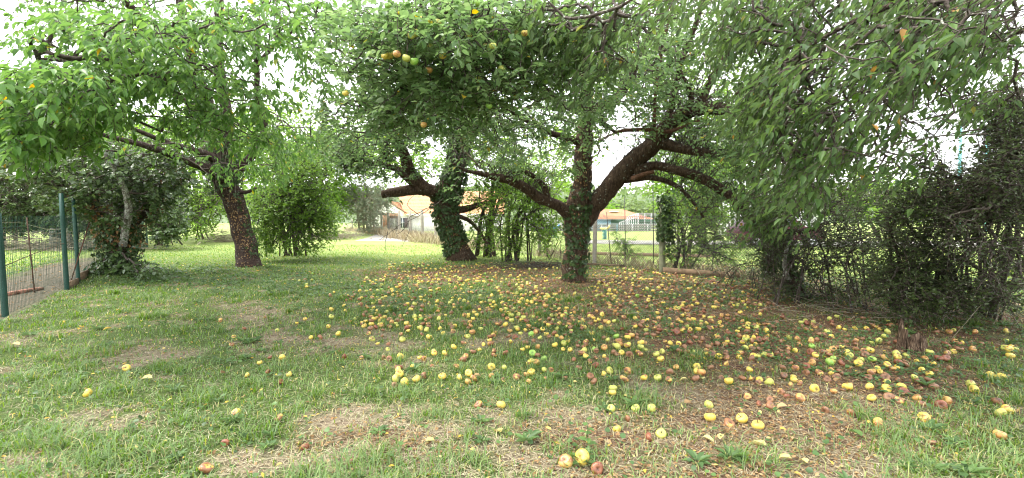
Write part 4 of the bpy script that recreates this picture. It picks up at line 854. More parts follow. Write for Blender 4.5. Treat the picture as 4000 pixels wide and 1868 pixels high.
for a, b, t, u, nm, m_ in ((1568, 1582, 852, 890, 'window', 'glass'),):
    fr = MB(); xa, xb = X_(a, hY), X_(b, hY); zt, zb = W(a, t, hY)[2], W(a, u, hY)[2]; fr.box(((xa + xb) / 2, hY - .09, (zt + zb) / 2), (xb - xa, .08, zt - zb)); w_ = fr.build(nm, M['glass'], hs)
    s = MB(); s.box((xb + .25, hY - .14, (zt + zb) / 2), (.45, .06, zt - zb)); s.build('shutter', M['dkwood'], hs)
    s = MB(); s.box(((xa + xb) / 2, hY - .15, (zt + zb) / 2), (.06, .04, zt - zb)); s.box(((xa + xb) / 2, hY - .15, (zt + zb) / 2 + .1), (xb - xa, .038, .05)); s.build('window_bar', M['white'], w_)
# tan board gate with railings in the far fence line
gy_ = 41.; gt = thing('wooden_gate', 'tan board gate with upright rails in front of the white house', 'gate', (X_(1530, gy_), gy_, float(gz(X_(1530, gy_), gy_))))
zt, zb = W(1530, 833, gy_)[2], W(1530, 898, gy_)[2]; nbd = 9; xa, xb = X_(1495, gy_), X_(1562, gy_)
for i in range(nbd):
    w_ = (xb - xa) / nbd; mb = MB(); top_only = i >= 4
    za = zb if not top_only else zt - .45
    mb.box((xa + w_ * (i + .5), gy_ + random.uniform(-.01, .01), (zt + za) / 2), (w_ * .95, .03, zt - za)); mb.build('board', M['panelw'], gt)
for i in range(8):
    mb = MB(); xx = xa + (xb - xa) * (.47 + .07 * i); mb.box((xx, gy_, (zt - .45 + zb) / 2), (.05, .04, zt - .45 - zb)); mb.build('upright_bar', M['dkwood'], gt)
# far dry grass tufts, brush piles
def tufts(name, label, cat, cs, mk_, hgt, n, spread, kind='stuff', w=.006):
    mb = MB()
    for c in cs:
        c = np.array(c); a = np.stack([c[0] + rng.normal(size=n) * spread, c[1] + rng.normal(size=n) * spread, np.zeros(n)], -1); a[:, 2] = gz(a[:, 0], a[:, 1])
        d = rng.normal(size=(n, 3)) * [.35, .35, .1] + [0, 0, 1]; h = hgt * rng.uniform(.4, 1.1, n)[:, None]; e = a + d * h
        s = norm(np.cross(d, rng.normal(size=(n, 3)))) * w
        V = np.stack([a - s, a + s, (a + e) / 2 + s * .8 + [0, 0, .05], e], 1).reshape(-1, 3); f = (np.arange(n)[:, None, None] * 4 + np.array([[0, 1, 2], [0, 2, 3]])[None]).reshape(-1, 3)
        mb.add(V, f, np.repeat(rng.random(n), 4))
    o = mb.build(name, M[mk_], kind='stuff'); o['label'] = label; o['category'] = cat; return o
cs = []
for a, b in zip(cpp[3:-1], cpp[4:]):
    for t in np.linspace(0, 1, 5): cs.append(a + (b - a) * t)
tufts('dry_grass', 'pale dry grass standing along the foot of the far fence posts', 'dry grass', cs, 'straw', .62, 170, .45, w=.014)
tufts('dry_grass', 'thin dry weeds along the foot of the wire fence behind the apple trunk', 'dry grass', [endp + (cpp[2] - endp) * t for t in np.linspace(0, 1, 16)], 'straw', .38, 60, .22)
def brush(name, label, c, r, n, h, m_='twigpale', ln=.6, rad=.006):
    mb = MB(); a = np.stack([c[0] + rng.normal(size=n) * r[0], c[1] + rng.normal(size=n) * r[1], np.abs(rng.normal(size=n)) * h], -1); a[:, 2] += gz(a[:, 0], a[:, 1]) + .02
    d = norm(rng.normal(size=(n, 3)) * [1, 1, .22]) * rng.uniform(.3, 1.2, (n, 1)) * ln; e = a + d; e[:, 2] = np.maximum(e[:, 2], gz(e[:, 0], e[:, 1]) + .01)
    tubes_thin(mb, a, (a + e) / 2 + rng.normal(size=(n, 3)) * .05 * ln, e, rad * rng.uniform(.6, 1.8, n), rad * .5, 4); o = mb.build(name, M[m_], kind='stuff'); o['label'] = label; o['category'] = 'brush pile'
brush('brush_pile', 'heap of pale cut branches at the far side of the fenced garden', W(180, 960, 20.5), (2.2, .5), 420, .3, ln=1.2, rad=.012)
brush('brush_pile', 'pale cut branches heaped behind the ivy-tangled tree', W(360, 930, 22), (1., .5), 260, .5, ln=1.1, rad=.012)
brush('brush_pile', 'grey-brown twig heap on the far lawn left of the cherry trunk', G(880, 945), (.6, .4), 420, .35, ln=.7, rad=.008)
brush('brush_pile', 'reddish dry twig heap on the lawn edge right of the hazel bush', G(1310, 935), (.9, .5), 500, .3, ln=.8, rad=.008)
brush('brush_pile', 'low tangle of dead twigs at the foot of the fence left of the apple trunk', G(2095, 1046), (.7, .2), 420, .08, 'twig', ln=.5, rad=.004)
brush('dead_sticks', 'dry sticks lying under the thicket at the right', G(3450, 1240), (1.8, .5), 150, .08, 'twigpale', ln=.6, rad=.003)
sh = thing('tree_stumps', 'two pale cut logs standing on end in the fenced garden', 'logs', W(235, 920, 21))
for px, w in ((215, .22), (262, .2)):
    a = W(px, 950, 21); a[2] = 0; mb = MB(); p, r = smoothpath([a, a + [.02, 0, .45], a + [0, 0, .95]], [w, w * .9, w * .85], .15); tube(mb, p, r, 12, .06, 3); mb.build('log', M['bark_pale'], sh, smooth=True)

# ------------------------------------------------------------------ playing field beyond
rY = 60.; rb = thing('board_railing', 'long grey board railing with a pale top rail across the playing field', 'railing', (X_(2370, rY), rY, float(gz(10, rY))))
zg = float(gz(10, rY)); xs = np.arange(X_(2050, rY), X_(2700, rY), 2.)
for i, x in enumerate(xs):
    mb = MB(); mb.box((x, rY, zg + .5), (.12, .12, 1.02)); mb.build('post', M['bluewall'] if abs(x - X_(2396, rY)) < 1 else M['railgrey'], rb)
    if i < len(xs) - 1:
        for k in range(4):
            mb = MB(); mb.box((x + 1, rY + random.uniform(-.01, .01), zg + .16 + k * .225), (1.86, .05, .15)); mb.build('board', M['slatgrey'], rb)
mb = MB(); mb.box(((xs[0] + xs[-1]) / 2, rY, zg + 1.0), (xs[-1] - xs[0], .16, .07)); mb.build('top_rail', M['railgrey'], rb)
gc = thing('goal_cage', 'grey stepped ball-court cage with green lower panels beside the orange roof', 'sports cage', (X_(2500, 62), 62, zg))
xa, xb, xc = X_(2455, 62), X_(2492, 62), X_(2590, 62); zt = W(2500, 834, 62)[2]
def bar(p, q, w, nm, m_, par): m = MB(); tube(m, [p, q], [w, w], 4); m.build(nm, M[m_], par)
for k in range(10):
    z = zg + .9 + k * (zt - zg - .9) / 9
    if k % 2 == 0 or k > 5: bar((xb, 62, z), (xc, 62, z), .04, 'rail', 'slatgrey', gc)
for x in np.linspace(xb, xc, 5): bar((x, 62, zg), (x, 62, zt), .06, 'upright', 'railgrey', gc)
for k, x in enumerate(np.linspace(xa, xb, 6)): bar((x, 63 - k * .15, zg), (x, 63 - k * .15, zt - .5 + k * .1), .07, 'upright', 'railgrey', gc)
for k, x in enumerate(np.linspace(X_(2422, 62), xa, 5)): bar((x, 62.5, zg), (x, 62.5, zg + 1.15 + k * .13), .06, 'upright', 'railgrey', gc)
bar((xa, 63, zt - .5), (xb, 62, zt), .06, 'rail', 'railgrey', gc); bar((X_(2422, 62), 62.5, zg + 1.15), (xb, 62.3, zg + 1.9), .06, 'rail', 'railgrey', gc)
mb = MB(); mb.box(((xb + xc) / 2, 62.2, zg + 1.25), (xc - xb, .05, .8)); mb.build('green_panel', M['grnwall'], gc)
bY = 76.; bz = float(gz(20, bY)); bd = thing('sports_hall', 'long low building with an orange tiled roof behind the board railing', 'building', (X_(2380, bY), bY, bz))
xa, xb = X_(2280, bY), X_(2540, bY); evz = W(2400, 858, bY)[2]; rdz = W(2400, 819, bY + 5)[2]
mb = MB(); mb.box(((xa + X_(2385, bY)) / 2, bY + 5, (bz + evz) / 2), (X_(2385, bY) - xa, 10, evz - bz)); mb.build('wall', M['bluewall'], bd, label='blue left wall')
mb = MB(); mb.box(((X_(2385, bY) + xb) / 2, bY + 5.01, (bz + evz) / 2), (xb - X_(2385, bY), 9.9, evz - bz)); mb.build('wall', M['grnwall'], bd, label='dark green right wall')
roofplane((xa - .5, bY - .6, evz), (xb + .6, bY - .6, evz), (X_(2455, bY), bY + 5, rdz), (xa - .5, bY + 5, rdz), 'tile2', 'roof', 14, 30, bd)
roofplane((xb + .6, bY - .6, evz), (xb + .6, bY + 10.6, evz), (X_(2455, bY), bY + 5, rdz), (X_(2455, bY), bY + 5, rdz), 'tile2', 'roof', 10, 12, bd)
mb = MB(); mb.box((X_(2412, bY), bY + 3.2, rdz - .35), (1.4, 1, .12)); mb.build('skylight', M['white'], bd)
# low white annexe seen left of the trunk
an = thing('white_annexe', 'low pale building with a flat grey roof glimpsed left of the apple trunk', 'building', (X_(2160, 66), 66, zg))
mb = MB(); mb.box((X_(2150, 66), 69, zg + 1.3), (7, 5, 2.6)); mb.build('wall', M['render'], an); mb = MB(); mb.box((X_(2150, 66), 69, zg + 2.7), (7.6, 5.6, .2)); mb.build('roof', M['slatgrey'], an)
def rider(px, Y, body, label):
    z = float(gz(X_(px, Y), Y)); x = X_(px, Y); t = thing('spring_rider', label, 'spring toy', (x, Y, z)); mb = MB(); n = 60; th = np.linspace(0, 7 * 2 * np.pi, n)
    p = np.stack([x + .13 * np.cos(th), Y + .16 * np.sin(th), z + th / th[-1] * .62], -1); tube(mb, p, np.full(n, .03), 5); mb.build('spring', M['toyteal'], t, smooth=True)
    mb = MB(); p, r = smoothpath([(x - .3, Y, z + .72), (x - .15, Y, z + .68), (x + .1, Y, z + .68), (x + .25, Y, z + .78), (x + .32, Y, z + .9)], [.04, .09, .09, .07, .06], .05); tube(mb, p, r, 10); mb.build('seat_body', M[body], t, smooth=True)
    mb = MB(); tube(mb, [(x + .2, Y - .2, z + .85), (x + .2, Y + .2, z + .85)], [.025, .025], 6); mb.build('handle', M['white'], t); return t
rider(2361, 30, 'toyyellow', 'spring rider toy with teal coil spring and pale top on the playing field')
rider(2166, 32, 'toyblue', 'blue spring rider toy seen between the leaves left of the apple trunk')
# vehicles glimpsed through the hedge
def wheel(par, x, y, z, r, rot=0):
    mb = MB(); n = 20; th = np.linspace(0, 2 * np.pi, n, endpoint=False); V = []
    for (rr, yy) in ((r * .6, -.1), (r * .93, -.11), (r, -.06), (r, .06), (r * .93, .11), (r * .6, .1)): V.append(np.stack([x + rr * np.cos(th), np.full(n, y + yy), z + rr * np.sin(th)], -1))
    i = np.arange(5)[:, None] * n; j = np.arange(n)[None]; k = (j + 1) % n; mb.add(np.vstack(V), np.stack([i + j, i + k, i + n + k, i + n + j], -1).reshape(-1, 4)); w_ = mb.build('wheel', M['tyre'], par, smooth=True)
    mb = MB(); th6 = np.linspace(0, 2 * np.pi, 12, endpoint=False); mb.add(np.vstack([np.stack([x + r * .6 * np.cos(th6), np.full(12, y - .09), z + r * .6 * np.sin(th6)], -1), [[x, y - .12, z]]]), np.array([[a, (a + 1) % 12, 12] for a in range(12)])); mb.build('rim', M['railgrey'], w_)
def vehicle(name, label, cat, x, y, prof, width, paint, wins, wx, wr, lights):
    z = float(gz(x, y)); t = thing(name, label, cat, (x, y, z)); pr = np.array(prof); n = len(pr); mb = MB(); rings = []
    for (yo, ins) in ((-width / 2, .08), (-width / 2 + .08, 0), (width / 2 - .08, 0), (width / 2, .08)):
        c = pr.mean(0); q = c + (pr - c) * (1 - ins * .35); rings.append(np.stack([x + q[:, 0], np.full(n, y + yo), z + q[:, 1]], -1))
    V = np.vstack(rings); f = [[r * n + a, r * n + (a + 1) % n, (r + 1) * n + (a + 1) % n, (r + 1) * n + a] for r in range(3) for a in range(n)]
    mb.add(V, [np.array(f)]); mb.add(rings[0], np.array([list(range(n))])); mb.add(rings[3], np.array([list(range(n))[::-1]])); mb.build('body', M[paint], t)
    for w in wins:
        mb = MB(); v = np.array([[x + a, y - width / 2 - .008, z + b] for a, b in w]); mb.add(np.vstack([v, v + [0, .02, 0]]), [np.array([[0, 1, 2, 3]])] + [np.array([[a, a + 4, (a + 1) % 4 + 4, (a + 1) % 4] for a in range(4)])]); mb.build('window', M['glass'], t)
    for a in wx:
        for s in (-1, 1): wheel(t, x + a, y + s * (width / 2 - .1), z + wr, wr)
    for (a, b) in lights: mb = MB(); mb.box((x + a, y - width / 2 + .22, z + b), (.06, .3, .14)); mb.build('headlight', M['white'], t)
    return t
vehicle('parked_van', 'white van parked beyond the hedge, glimpsed right of the fence shrub', 'van', 15.0, 27, [(-2.5, .35), (-2.5, 2.3), (-2.3, 2.5), (1.2, 2.5), (1.7, 1.6), (2.5, 1.35), (2.55, .4)], 1.95, 'white', [[(.3, 1.5), (1.3, 1.5), (1.05, 2.2), (.3, 2.2)]], (-1.6, 1.7), .34, [(2.55, .85)])
vehicle('parked_car', 'dark red car parked in front of the white van, seen through twigs', 'car', 13.1, 23, [(-2, .3), (-2.05, .9), (-1.75, 1.0), (-1.2, 1.42), (.4, 1.45), (1.05, .98), (1.95, .85), (2.05, .35)], 1.7, 'darkred', [[(-1.1, 1.0), (-.3, 1.0), (-.3, 1.36), (-.9, 1.36)], [(-.2, 1.0), (.85, 1.0), (.35, 1.37), (-.2, 1.37)]], (-1.3, 1.3), .31, [(2.0, .7)])
for px, top, bot, lb in ((3740, 470, 690, 'pale turquoise sports mast in the sky gap at the right, left of its pair'), (3845, 500, 690, 'pale turquoise sports mast nearer the right edge')):
    Y = 45; x = X_(px, Y); z = float(gz(x, Y)); t = thing('floodlight_mast', lb, 'mast', (x, Y, z), 'turquoise masts beyond the hedge'); mb = MB(); tube(mb, [(x, Y, z), (x - .3, Y, W(px, top, Y)[2])], [.2, .12], 8); mb.build('mast', M['cyan'], t)
    mb = MB(); zt = W(px, top, Y)[2]; mb.box((x - .3, Y, zt), (1.6, .3, .25)); mb.build('lamp_head', M['railgrey'], t)
# hill and far woods
mb = MB(); hx_ = np.linspace(-260, 420, 90); hy_ = np.linspace(190, 520, 24); HX, HY = np.meshgrid(hx_, hy_)
HZ = -2 + 19 * sstep(190, 330, HY) * (.75 + .5 * fbm(HX * .012, HY * .012, 91)) - 3 * sstep(380, 520, HY)
i = np.arange(23)[:, None] * 90; j = np.arange(89)[None]; mb.add(np.stack([HX.ravel(), HY.ravel(), HZ.ravel()], -1), np.stack([i + j, i + j + 1, i + 91 + j, i + 90 + j], -1).reshape(-1, 4)); mb.build('hill', M['farleaf'], kind='structure', smooth=True)
n = 9000; a = np.stack([rng.uniform(-240, 400, n), rng.uniform(200, 380, n), np.zeros(n)], -1)
cell = np.floor(a[:, :2] / 9); cc = (cell + .5 + (np.stack([hash2(cell[:, 0], cell[:, 1], 1), hash2(cell[:, 0], cell[:, 1], 2)], -1) - .5)) * 9; q = norm(rng.normal(size=(n, 3))); q[:, 2] = np.abs(q[:, 2])
rad = 4.5; a = np.concatenate([cc, np.zeros((n, 1))], 1); a[:, 2] = -2 + 19 * sstep(190, 330, a[:, 1]) * (.75 + .5 * fbm(a[:, 0] * .012, a[:, 1] * .012, 91)) + 1; a += q * rad
mb = MB(); leaves(mb, 'lo', a, norm(rng.normal(size=(n, 3))), norm(q + rng.normal(size=(n, 3)) * .4), rng.uniform(1.6, 3.2, n), .9, np.clip(hash2(cell[:, 0], cell[:, 1], 4) * .8 + rng.normal(size=n) * .12, 0, 1))
o = mb.build('distant_woodland', M['farleaf'], kind='stuff'); o['label'] = 'wooded green hillside on the horizon'; o['category'] = 'woodland'
for px, Y, top, rx, lb in ((2360, 105, 800, 55, 'yellow-green treetop behind the left end of the orange roof'), (2450, 125, 786, 60, 'rounded green tree on the hillside above the middle of the orange roof'), (2520, 110, 800, 50, 'green tree above the right end of the orange roof')):
    b = W(px, 880, Y); b[2] = gz(b[0], b[1]); s = Y / 22
    bush('broadleaf_tree', lb, 'tree', b, 2, [(px, top + 45, Y, rx, 45, 4, 200)], 'bright', 'farleaf' if px > 2400 else 'bright', size=1.7 * s, k=8, sr=.06 * s, tipr=.004 * s, slen=1.8 * s, holes=False, maxr=.05 * s)

# ------------------------------------------------------------------ lawn cover: grass, straw, litter, ground leaves
def scatter(n, ymin=2.0, ymax=24, p=-.35, xm=1.25):
    u = rng.random(n); e = p + 1; Y = (ymin ** e + u * (ymax ** e - ymin ** e)) ** (1 / e); X = (rng.random(n) * 2 - 1) * (Y * xm + .6); return X, Y
def blades(name, n, hgt, m_, dens, tintf, ymax=24, wid=.0045, lean=.7, p=-.35, label=None, cat=None, flat=False, tuft=None):
    X, Y = scatter(n, ymax=ymax, p=p)
    if tuft is not None:
        c = tuft[rng.integers(len(tuft), size=n)]; X = c[:, 0] + rng.normal(size=n) * c[:, 2]; Y = c[:, 1] + rng.normal(size=n) * c[:, 2]
    k = rng.random(n) < dens(X, Y); X, Y = X[k], Y[k]; n = len(X); a = np.stack([X, Y, gz(X, Y) - .003], -1)
    sc = np.clip(Y / 6, .8, 2.2)
    th = rng.random(n) * 2 * np.pi; ln_ = rng.uniform(.2, 1, n) * lean; d = np.stack([np.cos(th) * ln_, np.sin(th) * ln_, np.ones(n) if not flat else rng.uniform(.0, .12, n)], -1)
    if flat: d[:, :2] /= np.maximum(ln_, .1)[:, None]
    d = norm(d); h = (hgt * rng.uniform(.35, 1.15, n) * (.75 + .5 * fbm(X * 2, Y * 2, 61)))[:, None]
    side = np.stack([-np.sin(th), np.cos(th), np.zeros(n)], -1) * (wid * sc * rng.uniform(.6, 1.3, n))[:, None]
    if flat: a[:, 2] += .006 + rng.random(n) * .012
    m1 = a + d * h * .55; e = a + d * h + np.stack([np.cos(th), np.sin(th), -np.ones(n) * .7], -1) * h * (.35 if not flat else .02)
    V = np.stack([a - side, a + side, m1 + side * .75, m1 - side * .75, e], 1).reshape(-1, 3)
    b = np.arange(n)[:, None] * 5; mb = MB(); mb.add(V, [b + np.array([[0, 1, 2, 3]]), b + np.array([[3, 2, 4]])], np.repeat(np.clip(tintf(X, Y, n), 0, 1), 5))
    o = mb.build(name, M[m_], kind='stuff')
    if label: o['label'] = label; o['category'] = cat
    return o
def inlawn(X, Y): return (fence_side(X, Y) < -.02) | (fence_side(X, Y) > 2.2)
def gd(X, Y):
    b, l, c = cover(X, Y); pf = PIX(np.stack([X, Y, 0 * X], -1)); right_edge = E(pf[0], pf[1], 3850, 1780, 420, 190)
    return np.clip((1 - .88 * b) * (1 - .80 * l) * (1 - .3 * c) * (.45 + .7 * fbm(X * 3.3, Y * 3.3, 71)) + right_edge * .6, 0, 1) * inlawn(X, Y)
def gt_(X, Y, n):
    b, l, c = cover(X, Y); px, py, _ = PIX(np.stack([X, Y, 0 * X], -1))
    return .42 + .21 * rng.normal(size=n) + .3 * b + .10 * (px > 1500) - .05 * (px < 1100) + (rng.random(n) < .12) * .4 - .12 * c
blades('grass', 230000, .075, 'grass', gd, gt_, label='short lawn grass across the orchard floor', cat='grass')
tc = np.stack([*scatter(260, 2.3, 9, -.3), rng.uniform(.03, .10, 260)], -1)
tpx = [(260, 1720, .12), (400, 1800, .14), (430, 1380, .1), (330, 1800, .13), (800, 1560, .12), (1010, 1700, .1), (1500, 1800, .12), (1640, 1850, .12), (2100, 1440, .1), (2480, 1460, .1), (2520, 1560, .08), (3400, 1640, .07), (3480, 1720, .07), (1750, 1330, .08), (2000, 1560, .1),
       (2700, 1400, .08), (2130, 1500, .1), (1580, 1550, .1), (330, 1440, .08), (2680, 1440, .08), (3750, 1750, .3), (3900, 1820, .3), (3800, 1650, .25), (2950, 1810, .1), (3650, 1780, .3)]
tc = np.vstack([tc[np.array([gd(np.array([t[0]]), np.array([t[1]]))[0] > .35 for t in tc])]] + [np.array([[*G(a, b)[:2], s]]) for a, b, s in tpx for _ in (0, 1)])
blades('grass_tufts', 15000, .17, 'grass', lambda X, Y: np.ones(len(X)) * inlawn(X, Y), lambda X, Y, n: .33 + .17 * rng.normal(size=n) + (rng.random(n) < .12) * .4, tuft=tc, lean=1.1, wid=.0036, label='longer green grass tufts rising from the lawn', cat='grass')
blades('dry_straw', 170000, .09, 'straw', lambda X, Y: np.clip(np.add(cover(X, Y)[0] * .95, cover(X, Y)[1] * .3) + np.where((PIX(np.stack([X, Y, 0 * X], -1))[1] > 1420), .24, .09), 0, 1) * inlawn(X, Y), lambda X, Y, n: rng.normal(.58, .26, n) - .25 * cover(X, Y)[1], ymax=11, wid=.0020, flat=True, lean=1, label='flattened dry grass thatch on bare patches', cat='thatch')
def groundleaf(name, n, dens, m_, size, kd, tintf, ymax, zup, flat, label, cat, wr=.9, p=-.35):
    X, Y = scatter(n, ymax=ymax, p=p); k = rng.random(n) < dens(X, Y); X, Y = X[k], Y[k]; n = len(X); P = np.stack([X, Y, gz(X, Y) + rng.random(n) * zup + .006], -1)
    D = norm(rng.normal(size=(n, 3)) * [1, 1, flat]); Nn = norm(np.array([0, 0, 1.]) + rng.normal(size=(n, 3)) * flat * 1.5); S = size * rng.uniform(.5, 1.25, n) * np.clip(Y / 7, .9, 1.7)
    mb = MB(); leaves(mb, kd, P, D, Nn, S, wr, np.clip(tintf(n), 0, 1)); o = mb.build(name, M[m_], kind='stuff'); o['label'] = label; o['category'] = cat
groundleaf('ground_ivy', 100000, lambda X, Y: np.clip(cover(X, Y)[2] * .8 + .05, 0, 1) * inlawn(X, Y), 'clover', .038, 'round', lambda n: rng.random(n), 15, .055, .25, 'dark creeping ivy and clover leaves covering the ground', 'ground cover', 1.0)
groundleaf('leaf_litter', 110000, lambda X, Y: np.clip(cover(X, Y)[1] * .85 + cover(X, Y)[0] * .22 + .015, 0, 1) * inlawn(X, Y), 'dryleaf', .034, 'ovate', lambda n: rng.random(n) ** 1.7 * .9, 14, .012, .22, 'brown leaf litter under the apple tree and hedge', 'leaf litter', .55)
groundleaf('yellow_leaf_litter', 3800, lambda X, Y: np.clip(.55 + cover(X, Y)[1] * .3, 0, 1) * inlawn(X, Y), 'yleaf', .042, 'ovate', lambda n: rng.random(n), 17, .012, .3, 'small yellow and pale fallen leaves dotted over the lawn', 'leaf litter', .5)
groundleaf('garden_weeds', 5000, lambda X, Y: (fence_side(X, Y) > 0) * (fence_side(X, Y) < 2.5) * .8, 'dryleaf', .04, 'ovate', lambda n: rng.random(n), 17, .02, .3, 'dead leaves on the bare soil behind the mesh fence', 'leaf litter', .6, p=.4)

def rosettes():
    mb = MB(); n = 230; X, Y = scatter(n, 2.2, 12, -.4); k = inlawn(X, Y) & (rng.random(n) < .9); X, Y = X[k], Y[k]; m = 9; n = len(X)
    th = (np.arange(m)[None] * 2.4 + rng.random((n, 1)) * 6.28); D = np.stack([np.cos(th), np.sin(th), rng.uniform(.15, .8, (n, m))], -1)
    P = np.repeat(np.stack([X, Y, gz(X, Y) + .005], -1)[:, None], m, 1) + D * .01; S = rng.uniform(.04, .10, (n, 1)) * rng.uniform(.7, 1.2, (n, m))
    leaves(mb, 'ovate', P.reshape(-1, 3), norm(D.reshape(-1, 3)), np.tile([[0, 0, 1.]], (n * m, 1)) + D.reshape(-1, 3) * .3, S.ravel(), .42, rng.uniform(.3, 1, n * m))
    o = mb.build('broadleaf_weeds', M['clover'], kind='stuff'); o['label'] = 'small broadleaf weeds dotted through the lawn'; o['category'] = 'weeds'
rosettes()
# individual fallen leaves that stand out
FL = [(310, 1285, 'yleaf', .5, 'yellow'), (305, 1297, 'yleaf', .3, 'yellow'), (440, 1290, 'yleaf', .4, 'yellow'), (560, 1087, 'yleaf', .9, 'pale yellow'), (600, 1490, 'yleaf', .95, 'pale curled'), (860, 1470, 'dryleaf', .05, 'dark brown'), (2690, 1495, 'yleaf', 1, 'pale'), (2750, 1495, 'yleaf', 1, 'whitish'),
      (2970, 1520, 'yleaf', .95, 'pale'), (2740, 1720, 'yleaf', 1, 'pale'), (2810, 1735, 'yleaf', .95, 'whitish'), (3000, 1760, 'yleaf', .9, 'long pale'), (3100, 1812, 'yleaf', .95, 'pale'), (3155, 1830, 'yleaf', .9, 'pale orange'), (3370, 1725, 'clover', .9, 'large grey-green'), (3080, 1600, 'dryleaf', .9, 'light brown'),
      (1850, 1480, 'dryleaf', .8, 'tan'), (1960, 1705, 'yleaf', .8, 'yellow'), (1660, 1740, 'yleaf', .9, 'pale yellow'), (470, 1220, 'yleaf', .3, 'golden'), (260, 1262, 'yleaf', .3, 'orange'), (80, 1357, 'yleaf', .9, 'pale'), (760, 1255, 'yleaf', .7, 'pale'), (2670, 1590, 'dryleaf', .7, 'brown'), (3260, 1505, 'dryleaf', .6, 'brown')]
side_of = lambda px: 'far left' if px < 600 else 'left' if px < 1400 else 'middle' if px < 2400 else 'right' if px < 3200 else 'far right'
row_of = lambda py: 'near the bottom edge' if py > 1700 else 'in the near foreground' if py > 1500 else 'in the foreground' if py > 1350 else 'in the middle distance'
lm = {}
seen_l = {}
for px, py, m_, tnt, ad in FL:
    key = (m_, round(tnt, 1))
    if key not in lm:
        mb = MB(); tv, tf = tmpl('fine'); tv = tv * np.array([.55, 1, 1.6]); mb.add(tv, tf, tnt); q = mb.mesh('fallen_leaf', smooth=True); q.materials.append(M[m_]); lm[key] = q
    p = G(px, py); o = bpy.data.objects.new('fallen_leaf', lm[key]); COL.objects.link(o); s = random.uniform(.075, .105) * (1.3 if 'large' in ad or 'long' in ad else 1)
    o.location = (p[0], p[1], p[2] + .03); o.scale = (s, s, s); o.rotation_euler = (random.gauss(0, .2), random.gauss(0, .2), random.uniform(0, 6.28))
    lb = f'{ad} fallen leaf lying {row_of(py)} at the {side_of(px)}'; seen_l[lb] = seen_l.get(lb, 0) + 1
    if seen_l[lb] > 1: lb = ['', '', 'nearer ', 'third '][seen_l[lb]] + lb
    o['label'] = lb; o['category'] = 'leaf'; o['group'] = 'single leaves fallen on the lawn'

# ------------------------------------------------------------------ apples
def apple_mesh(seed, seg, rings, sq=1., cav=1., lump=.05):
    r_ = np.random.default_rng(seed); th = np.linspace(0, 2 * np.pi, seg, endpoint=False); ph = np.linspace(0, np.pi, rings + 1); V = []; T = []
    for p in ph:
        rr = math.sin(p) * (1 + .12 * math.cos(p)); z = math.cos(p) * .86 - .30 * cav * math.exp(-(p / .42) ** 2) + .16 * math.exp(-((math.pi - p) / .35) ** 2)
        for t in th:
            b = 1 + lump * math.sin(2 * t + seed) * math.sin(p) + lump * .8 * math.cos(3 * t + 2 * p + seed * 2); V.append((rr * b * math.cos(t), rr * b * math.sin(t), z * sq * b)); T.append(.25 if p < .18 else .75 if p < .4 else 1.)
    f = [[i * seg + j, i * seg + (j + 1) % seg, (i + 1) * seg + (j + 1) % seg, (i + 1) * seg + j] for i in range(rings) for j in range(seg)]
    return np.array(V) * .5, np.array(f)[:, ::-1], np.array(T)
def rotm(): return np.array((Matrix.Rotation(random.uniform(0, 6.28), 3, 'Z') @ Matrix.Rotation(random.gauss(0, .9), 3, 'X') @ Matrix.Rotation(random.uniform(0, 6.28), 3, 'Z')))
VAR = {c: [] for c in FR}
for ci, c in enumerate(FR):
    for k in range(4):
        rot = c in ('brown', 'red', 'mottled'); V, f, T = apple_mesh(ci * 7 + k, 16, 11, .82 if rot else .95 + .08 * (k % 2), 1.25 if rot else 1, .07 if rot else .035)
        mb = MB(); mb.add(V, f, T); m_ = mb.mesh('apple', smooth=True); m_.materials.append(FR[c]); VAR[c].append(m_)
stm = MB(); tube(stm, [(0, 0, .2), (.02, 0, .42), (.06, .02, .58)], [.03, .025, .035], 5); stem_me = stm.mesh('stalk'); stem_me.materials.append(M['twig'])
